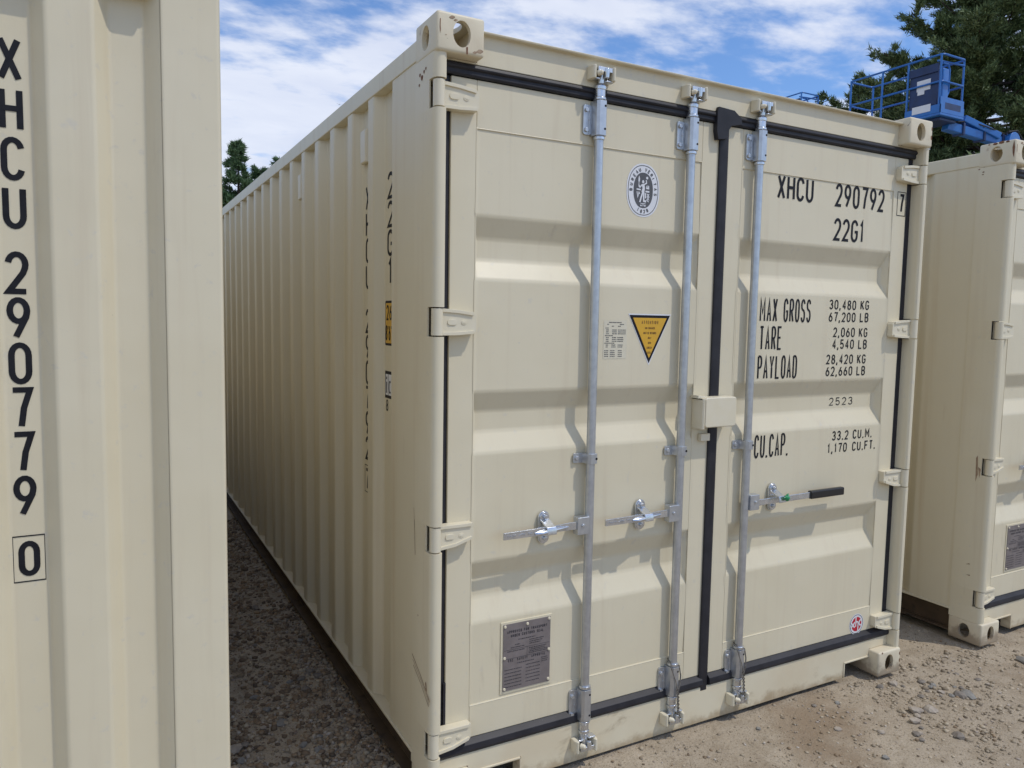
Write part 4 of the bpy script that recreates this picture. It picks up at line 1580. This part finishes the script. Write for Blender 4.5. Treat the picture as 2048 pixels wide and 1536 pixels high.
def boom_lift(label, ox, oy, zt):
    root = thing('boom_lift', label, 'boom lift', (ox, oy, 0), 0, 'blue boom lifts')
    zf = zt - 1.09
    L, S = 2.05, .72     # long side along +Y, short side along +X
    r = .020
    mb = MB()
    # top rail loop with rounded corners
    def loop(z, x0=0, x1=S, y0=0, y1=L, c=.06):
        p = [(x, y, z) for x, y in rrect(x0, x1, y0, y1, c, 3)]
        mb.tube(p, r, 8, closed=True)
    loop(zt)
    mb.tube([(0, .10, zt - .10), (S, .02, zt - .10)], r, 8)
    mb.build('guard_rail', 'blue', root)
    mb = MB()
    loop(zt - .50)
    mb.build('mid_rail', 'blue', root)
    for x, y in ((0, .03), (0, .70), (0, 1.27), (0, L - .03), (S, .03), (S, .9), (S, L - .03)):
        MB().tube([(x, y, zf), (x, y, zt)], r, 8).build('rail_post', 'blue', root)
    MB().box(-.02, S + .02, -.02, L + .02, zf - .05, zf).build('platform_floor', 'blue', root, bevel=.01)
    mb = MB().box(-.02, 0, -.02, .72, zf, zf + .16)
    mb.box(-.02, S, -.02, 0, zf, zf + .30)
    mb.box(S, S + .02, -.02, L, zf, zf + .16)
    mb.build('toe_board', 'blue', root, bevel=.004)
    MB().box(.03, .10, .10, .68, zf + .02, zt - .16).build('control_panel', 'navy', root, bevel=.02)
    MB().box(.0, .03, .08, .70, zt - .30, zt - .14).build('panel_hood', 'navy', root, bevel=.01)
    mb = MB().box(.024, .030, .24, .52, zf + .50, zf + .70)
    mb.box(.024, .030, .36, .50, zf + .43, zf + .50)
    mb.build('instruction_label', 'white', root)
    MB().box(-.026, -.021, .18, .56, zf + .06, zf + .20).build('capacity_label', 'white', root)
    mb = MB().tube([(x_, y_, z_) for x_, y_, z_ in [(.10, .06, zt - .14), (.26, .06, zt - .14), (.32, .06, zt - .22), (.32, .06, zt - .66), (.28, .06, zt - .72), (.16, .06, zt - .72)]], .02, 8)
    mb.build('hand_guard', 'blue', root)
    MB().box(.10, .30, .04, .50, zf + .30, zt - .22).build('control_box', 'blue', root, bevel=.03)
    # support arm, jib, boom down to the chassis
    a = Vector((S * .80, .25, zf - .13))
    b = Vector((S + 1.25, -.20, zf - .40))
    mb = MB()

    def beam(p, q, w, h):
        p, q = Vector(p), Vector(q)
        t = (q - p).normalized()
        s_ = t.cross(Z).normalized() * w / 2
        u_ = s_.cross(t).normalized() * h / 2
        v = [p - s_ - u_, p + s_ - u_, p + s_ + u_, p - s_ + u_, q - s_ - u_, q + s_ - u_, q + s_ + u_, q - s_ + u_]
        mb.add(v, [(0, 1, 2, 3)[::-1], (4, 5, 6, 7), (0, 1, 5, 4), (1, 2, 6, 5), (2, 3, 7, 6), (3, 0, 4, 7)])
    beam(a, b, .18, .17)
    mb.build('support_arm', 'blue', root, bevel=.02)
    mb = MB()
    beam(a + Vector((.35, -.14, .16)), b + Vector((-.30, .02, .12)), .14, .13)
    mb.build('levelling_cylinder', 'blue', root, bevel=.015)
    mb = MB().tube([b + Vector((0, .14, .02)), b + Vector((0, -.14, .02))], .20, 16)
    mb.build('jib_joint', 'blue', root, bevel=.01)
    mb = MB()
    mb.tube([b + Vector((-.2, -.11, .20)), b + Vector((.10, -.11, .26)), b + Vector((.32, -.11, .10)), b + Vector((.40, -.11, -.2))], .02, 7)
    mb.tube([b + Vector((-.2, -.07, .19)), b + Vector((.12, -.07, .23)), b + Vector((.33, -.07, .08)), b + Vector((.40, -.07, -.2))], .02, 7)
    for k, off in enumerate((-.05, 0, .05)):
        mb.tube([a + Vector((.05, off - .10, .06)), a + Vector((.5, off - .16, .11)), (a + b) * .5 + Vector((0, off - .12, .14)), b + Vector((-.1, off, .16))], .012, 6)
    mb.build('hydraulic_hose', 'tyre', root)
    mb = MB()
    for t in (.22, .55, .85):
        q = a.lerp(b, t)
        MB().box(q.x - .03, q.x + .03, q.y - .115, q.y + .115, q.z - .11, q.z + .12).build('arm_clamp', 'navy', root, bevel=.008)
    mb = MB().box(.10, S - .10, .06, L - .06, zf - .11, zf - .05)
    mb.build('floor_frame', 'navy', root, bevel=.01)
    mb = MB().box(.12, .62, -.006, -.021, zf + .08, zf + .20)
    mb.build('model_label', 'navy', root)
    base = Vector((S + 7.2, -1.6, 1.35))
    mb = MB()
    beam(b + Vector((.05, 0, -.05)), base, .24, .30)
    mb.build('boom', 'blue', root, bevel=.02)
    mb = MB().box(base.x - .9, base.x + 1.1, base.y - .6, base.y + .6, .85, 1.75)
    mb.build('turntable', 'blue', root, bevel=.06)
    mb = MB().box(base.x - 1.3, base.x + 1.3, base.y - .75, base.y + .75, .45, .80)
    mb.build('chassis', 'blue', root, bevel=.04)
    for sx in (-1.05, 1.05):
        for sy in (-.95, .95):
            y0 = base.y + sy
            o = MB().tube([(base.x + sx, y0 - .16, .45), (base.x + sx, y0 + .16, .45)], .45, 24).build('wheel', 'tyre', root, bevel=.05)
            MB().tube([(base.x + sx, y0 - .17, .45), (base.x + sx, y0 + .17, .45)], .24, 18).build('rim', 'blue', o)
    return root


boom_lift('large blue boom lift platform raised above the right container before the pine', 13.33, 7.05, 6.86)
boom_lift('distant blue boom lift of which only a rail corner shows above the middle container roof', 17.50, 14.05, 8.52)


# ================================================================== TREES
def tri_mesh(name, co, mat, parent):
    n = len(co) // 3
    me = bpy.data.meshes.new(name)
    me.vertices.add(n * 3)
    me.vertices.foreach_set('co', co.astype(np.float32).ravel())
    me.loops.add(n * 3)
    me.loops.foreach_set('vertex_index', np.arange(n * 3))
    me.polygons.add(n)
    me.polygons.foreach_set('loop_start', np.arange(0, n * 3, 3))
    me.update()
    me.materials.append(M[mat])
    o = bpy.data.objects.new(name, me)
    COL.objects.link(o)
    o.parent = parent
    return o


def tufts(C, D, nb, length, width, spread):
    """needle tufts: nb thin blades per tuft at C pointing roughly along D"""
    n = len(C)
    d = D[:, None, :] + rng.normal(0, spread, (n, nb, 3))
    d /= np.linalg.norm(d, axis=-1, keepdims=True)
    ln = length * rng.uniform(.6, 1.2, (n, nb, 1))
    side = np.cross(d, rng.normal(0, 1, (n, nb, 3)))
    side /= np.linalg.norm(side, axis=-1, keepdims=True) + 1e-9
    b = C[:, None, :] + rng.normal(0, length * .18, (n, nb, 3))
    w = width * rng.uniform(.7, 1.3, (n, nb, 1))
    p0, p1, p2 = b - side * w, b + side * w, b + d * ln
    return np.stack([p0, p1, p2], 2).reshape(-1, 3)


def pine(name, label, base, height, zlow, rfun, nlimb, seed, mat, tuft_len=.28, nb=11, wid=.022, droop=-.05, group=None, per=9, twigs=7):
    global rng
    old = rng
    rng = np.random.default_rng(seed)
    root = thing(name, label, 'tree', base, 0, group)
    tr = [(0, 0, 0)]
    for i in range(1, 9):
        tr.append((rng.normal(0, .08), rng.normal(0, .08), height * i / 8))
    rt = .020 * height
    trunk = MB().tube(tr, [rt * (1 - .93 * i / 8) for i in range(9)], 10)
    limbs = MB()
    cs, ds = [], []
    for k in range(nlimb):
        u = (k + rng.uniform(0, 1)) / nlimb
        z = zlow + (height * .985 - zlow) * u
        az = k * 2.399 + rng.normal(0, .35)
        ln = rfun(z) * rng.uniform(.62, 1.08)
        if ln < .15:
            ln = .15
        dirv = np.array([math.cos(az), math.sin(az), 0])
        rise = rng.uniform(.05, .30) + .35 * u
        pts = []
        for j in range(5):
            t = j / 4
            pts.append(np.array([0, 0, z]) + dirv * ln * t + np.array([0, 0, ln * (rise * t ** 1.6 + droop * t)]) + rng.normal(0, .03, 3) * (j > 0) * ln * .4)
        if ln > .5:
            limbs.tube([tuple(q) for q in pts], [max(.018, .018 * ln * (1 - .85 * j / 4)) for j in range(5)], 5)
        m = max(2, int(twigs * ln / 1.6))
        for _ in range(m):
            t = rng.uniform(.25, 1.0)
            i0 = min(int(t * 4), 3)
            p = pts[i0] + (pts[i0 + 1] - pts[i0]) * (t * 4 - i0)
            ta = az + rng.choice([-1, 1]) * rng.uniform(.3, 1.1)
            tl = rng.uniform(.35, .85) * (.35 + .28 * ln) * (1.15 - .5 * t)
            td = np.array([math.cos(ta), math.sin(ta), rng.uniform(.05, .55)])
            td /= np.linalg.norm(td)
            for q in range(per):
                s_ = (q + rng.uniform(0, 1)) / per
                cs.append(p + td * tl * s_ + rng.normal(0, .045, 3))
                dd = td * .8 + np.array([0, 0, .45])
                ds.append(dd / np.linalg.norm(dd))
    C_, D_ = np.array(cs), np.array(ds)
    tri_mesh('crown', tufts(C_, D_, nb, tuft_len, wid, .55), mat, root)
    trunk.build('trunk', 'bark', root)
    limbs.build('limbs', 'bark', root)
    rng = old
    return root


pine('pine_tree', 'tall dark pine tree towering behind the blue boom lift at the right', (26.4, 13.9, 0), 16.8, 3.6,
     lambda z: max(.2, min(5.0, .62 * (16.6 - z))), 170, 3, 'needle', tuft_len=.20, nb=13, wid=.020, per=11, twigs=10)
pine('pine_tree', 'dark pine tree half hidden behind the tallest pine at the far right', (31.5, 12.2, 0), 17.5, 2.5,
     lambda z: max(.2, min(5.0, 5.2 * (17.6 - z) / 9.0)), 100, 4, 'needle', tuft_len=.26, nb=12, wid=.030, per=8, twigs=9)
pine('pine_tree', 'lower pine with feathery branches behind the left end of the blue platform', (26.0, 18.3, 0), 11.3, 2.5,
     lambda z: max(.3, min(3.4, 3.3 * (11.6 - z) / 3.2)), 80, 6, 'needle', tuft_len=.20, nb=12, wid=.022, per=9, twigs=8)
pine('spruce_tree', 'pointed green conifer rising above the far end of the roof at the left', (5.75, 41.5, 0), 11.0, 2.0,
     lambda z: .03 + (.34 * max(0, 10.9 - z) if z > 9.2 else .51 + .60 * (9.2 - z) if z > 6.5 else 2.1), 130, 8, 'needle_l', tuft_len=.24, nb=11, wid=.030, droop=-.1, per=8, twigs=8)


def leafy(name, label, base, height, rad, seed, n=3600, size=.16):
    r_ = np.random.default_rng(seed)
    root = thing(name, label, 'tree', base)
    MB().tube([(0, 0, 0), (.1, 0, height * .4), (0, .1, height * .8)], [.20, .14, .04], 9).build('trunk', 'bark', root)
    lb = MB()
    cl = []
    for k in range(26):
        a = r_.uniform(0, 6.28)
        z = height * r_.uniform(.35, .96)
        rr_ = rad * (1 - ((z / height - .6) / .55) ** 2) ** .5 * r_.uniform(.35, 1)
        c = np.array([rr_ * math.cos(a), rr_ * math.sin(a), z])
        lb.tube([(0, 0, z * .6), tuple(c * .5 + np.array([0, 0, z * .35])), tuple(c)], [.06, .035, .012], 5)
        cl.append((c, rad * r_.uniform(.22, .42)))
    lb.build('limbs', 'bark', root)
    P = []
    for c, s in cl:
        m = n // 26
        d = r_.normal(0, 1, (m, 3))
        d /= np.linalg.norm(d, axis=1, keepdims=True)
        P.append(c + d * s * (r_.uniform(.3, 1, (m, 1)) ** .5) * np.array([1, 1, .75]))
    P = np.concatenate(P)
    m = len(P)
    a_ = r_.normal(0, 1, (m, 3)); a_ /= np.linalg.norm(a_, axis=1, keepdims=True)
    b_ = np.cross(a_, r_.normal(0, 1, (m, 3))); b_ /= np.linalg.norm(b_, axis=1, keepdims=True)
    s_ = size * r_.uniform(.6, 1.3, (m, 1))
    tri = np.stack([P - b_ * s_ * .5, P + b_ * s_ * .5, P + a_ * s_ * 1.3], 1).reshape(-1, 3)
    tri_mesh('crown', tri, 'leaf', root)
    return root


pine('spruce_tree', 'lower green conifer just right of the pointed one at the far left', (7.20, 43.0, 0), 10.0, 2.0,
     lambda z: .10 + min(2.2, .42 * max(0, 10.1 - z)), 120, 31, 'needle_l', tuft_len=.24, nb=11, wid=.030, droop=-.1, per=8, twigs=8)
pine('spruce_tree', 'conifer cut by the roof line, rightmost of the three at the far left', (8.45, 43.5, 0), 10.7, 2.0,
     lambda z: .10 + min(2.2, .42 * max(0, 10.8 - z)), 120, 32, 'needle_l', tuft_len=.24, nb=11, wid=.030, droop=-.1, per=8, twigs=8)
leafy('leafy_tree', 'dark bushy tree below the pointed conifer at the far left', (4.2, 40.5, 0), 7.4, 2.6, 22, 8000, .20)
leafy('leafy_tree', 'dark bushy tree low behind the right hand containers', (22.5, 12.6, 0), 6.4, 3.0, 23, 9000, .17)

# bird
p = at(678, 209, 120)
mb = MB()
mb.tube([(-.16, 0, 0), (-.05, 0, .02), (.10, 0, .01), (.20, 0, 0)], [.01, .05, .04, .01], 8)
mb.add([(-.06, 0, .03), (.06, 0, .03), (.03, .22, .10), (-.03, .42, .05), (-.07, .22, .10)], [(0, 1, 2, 4), (4, 2, 3)])
mb.add([(-.06, 0, .03), (.06, 0, .03), (.03, -.22, .10), (-.03, -.42, .05), (-.07, -.22, .10)], [(0, 4, 2, 1), (4, 3, 2)])
o = mb.build('bird', 'bird')
o.location = p
o.rotation_euler = (0.25, 0, 1.0)
tag(o, 'tiny dark bird gliding in the sky above the long container roof', 'bird')
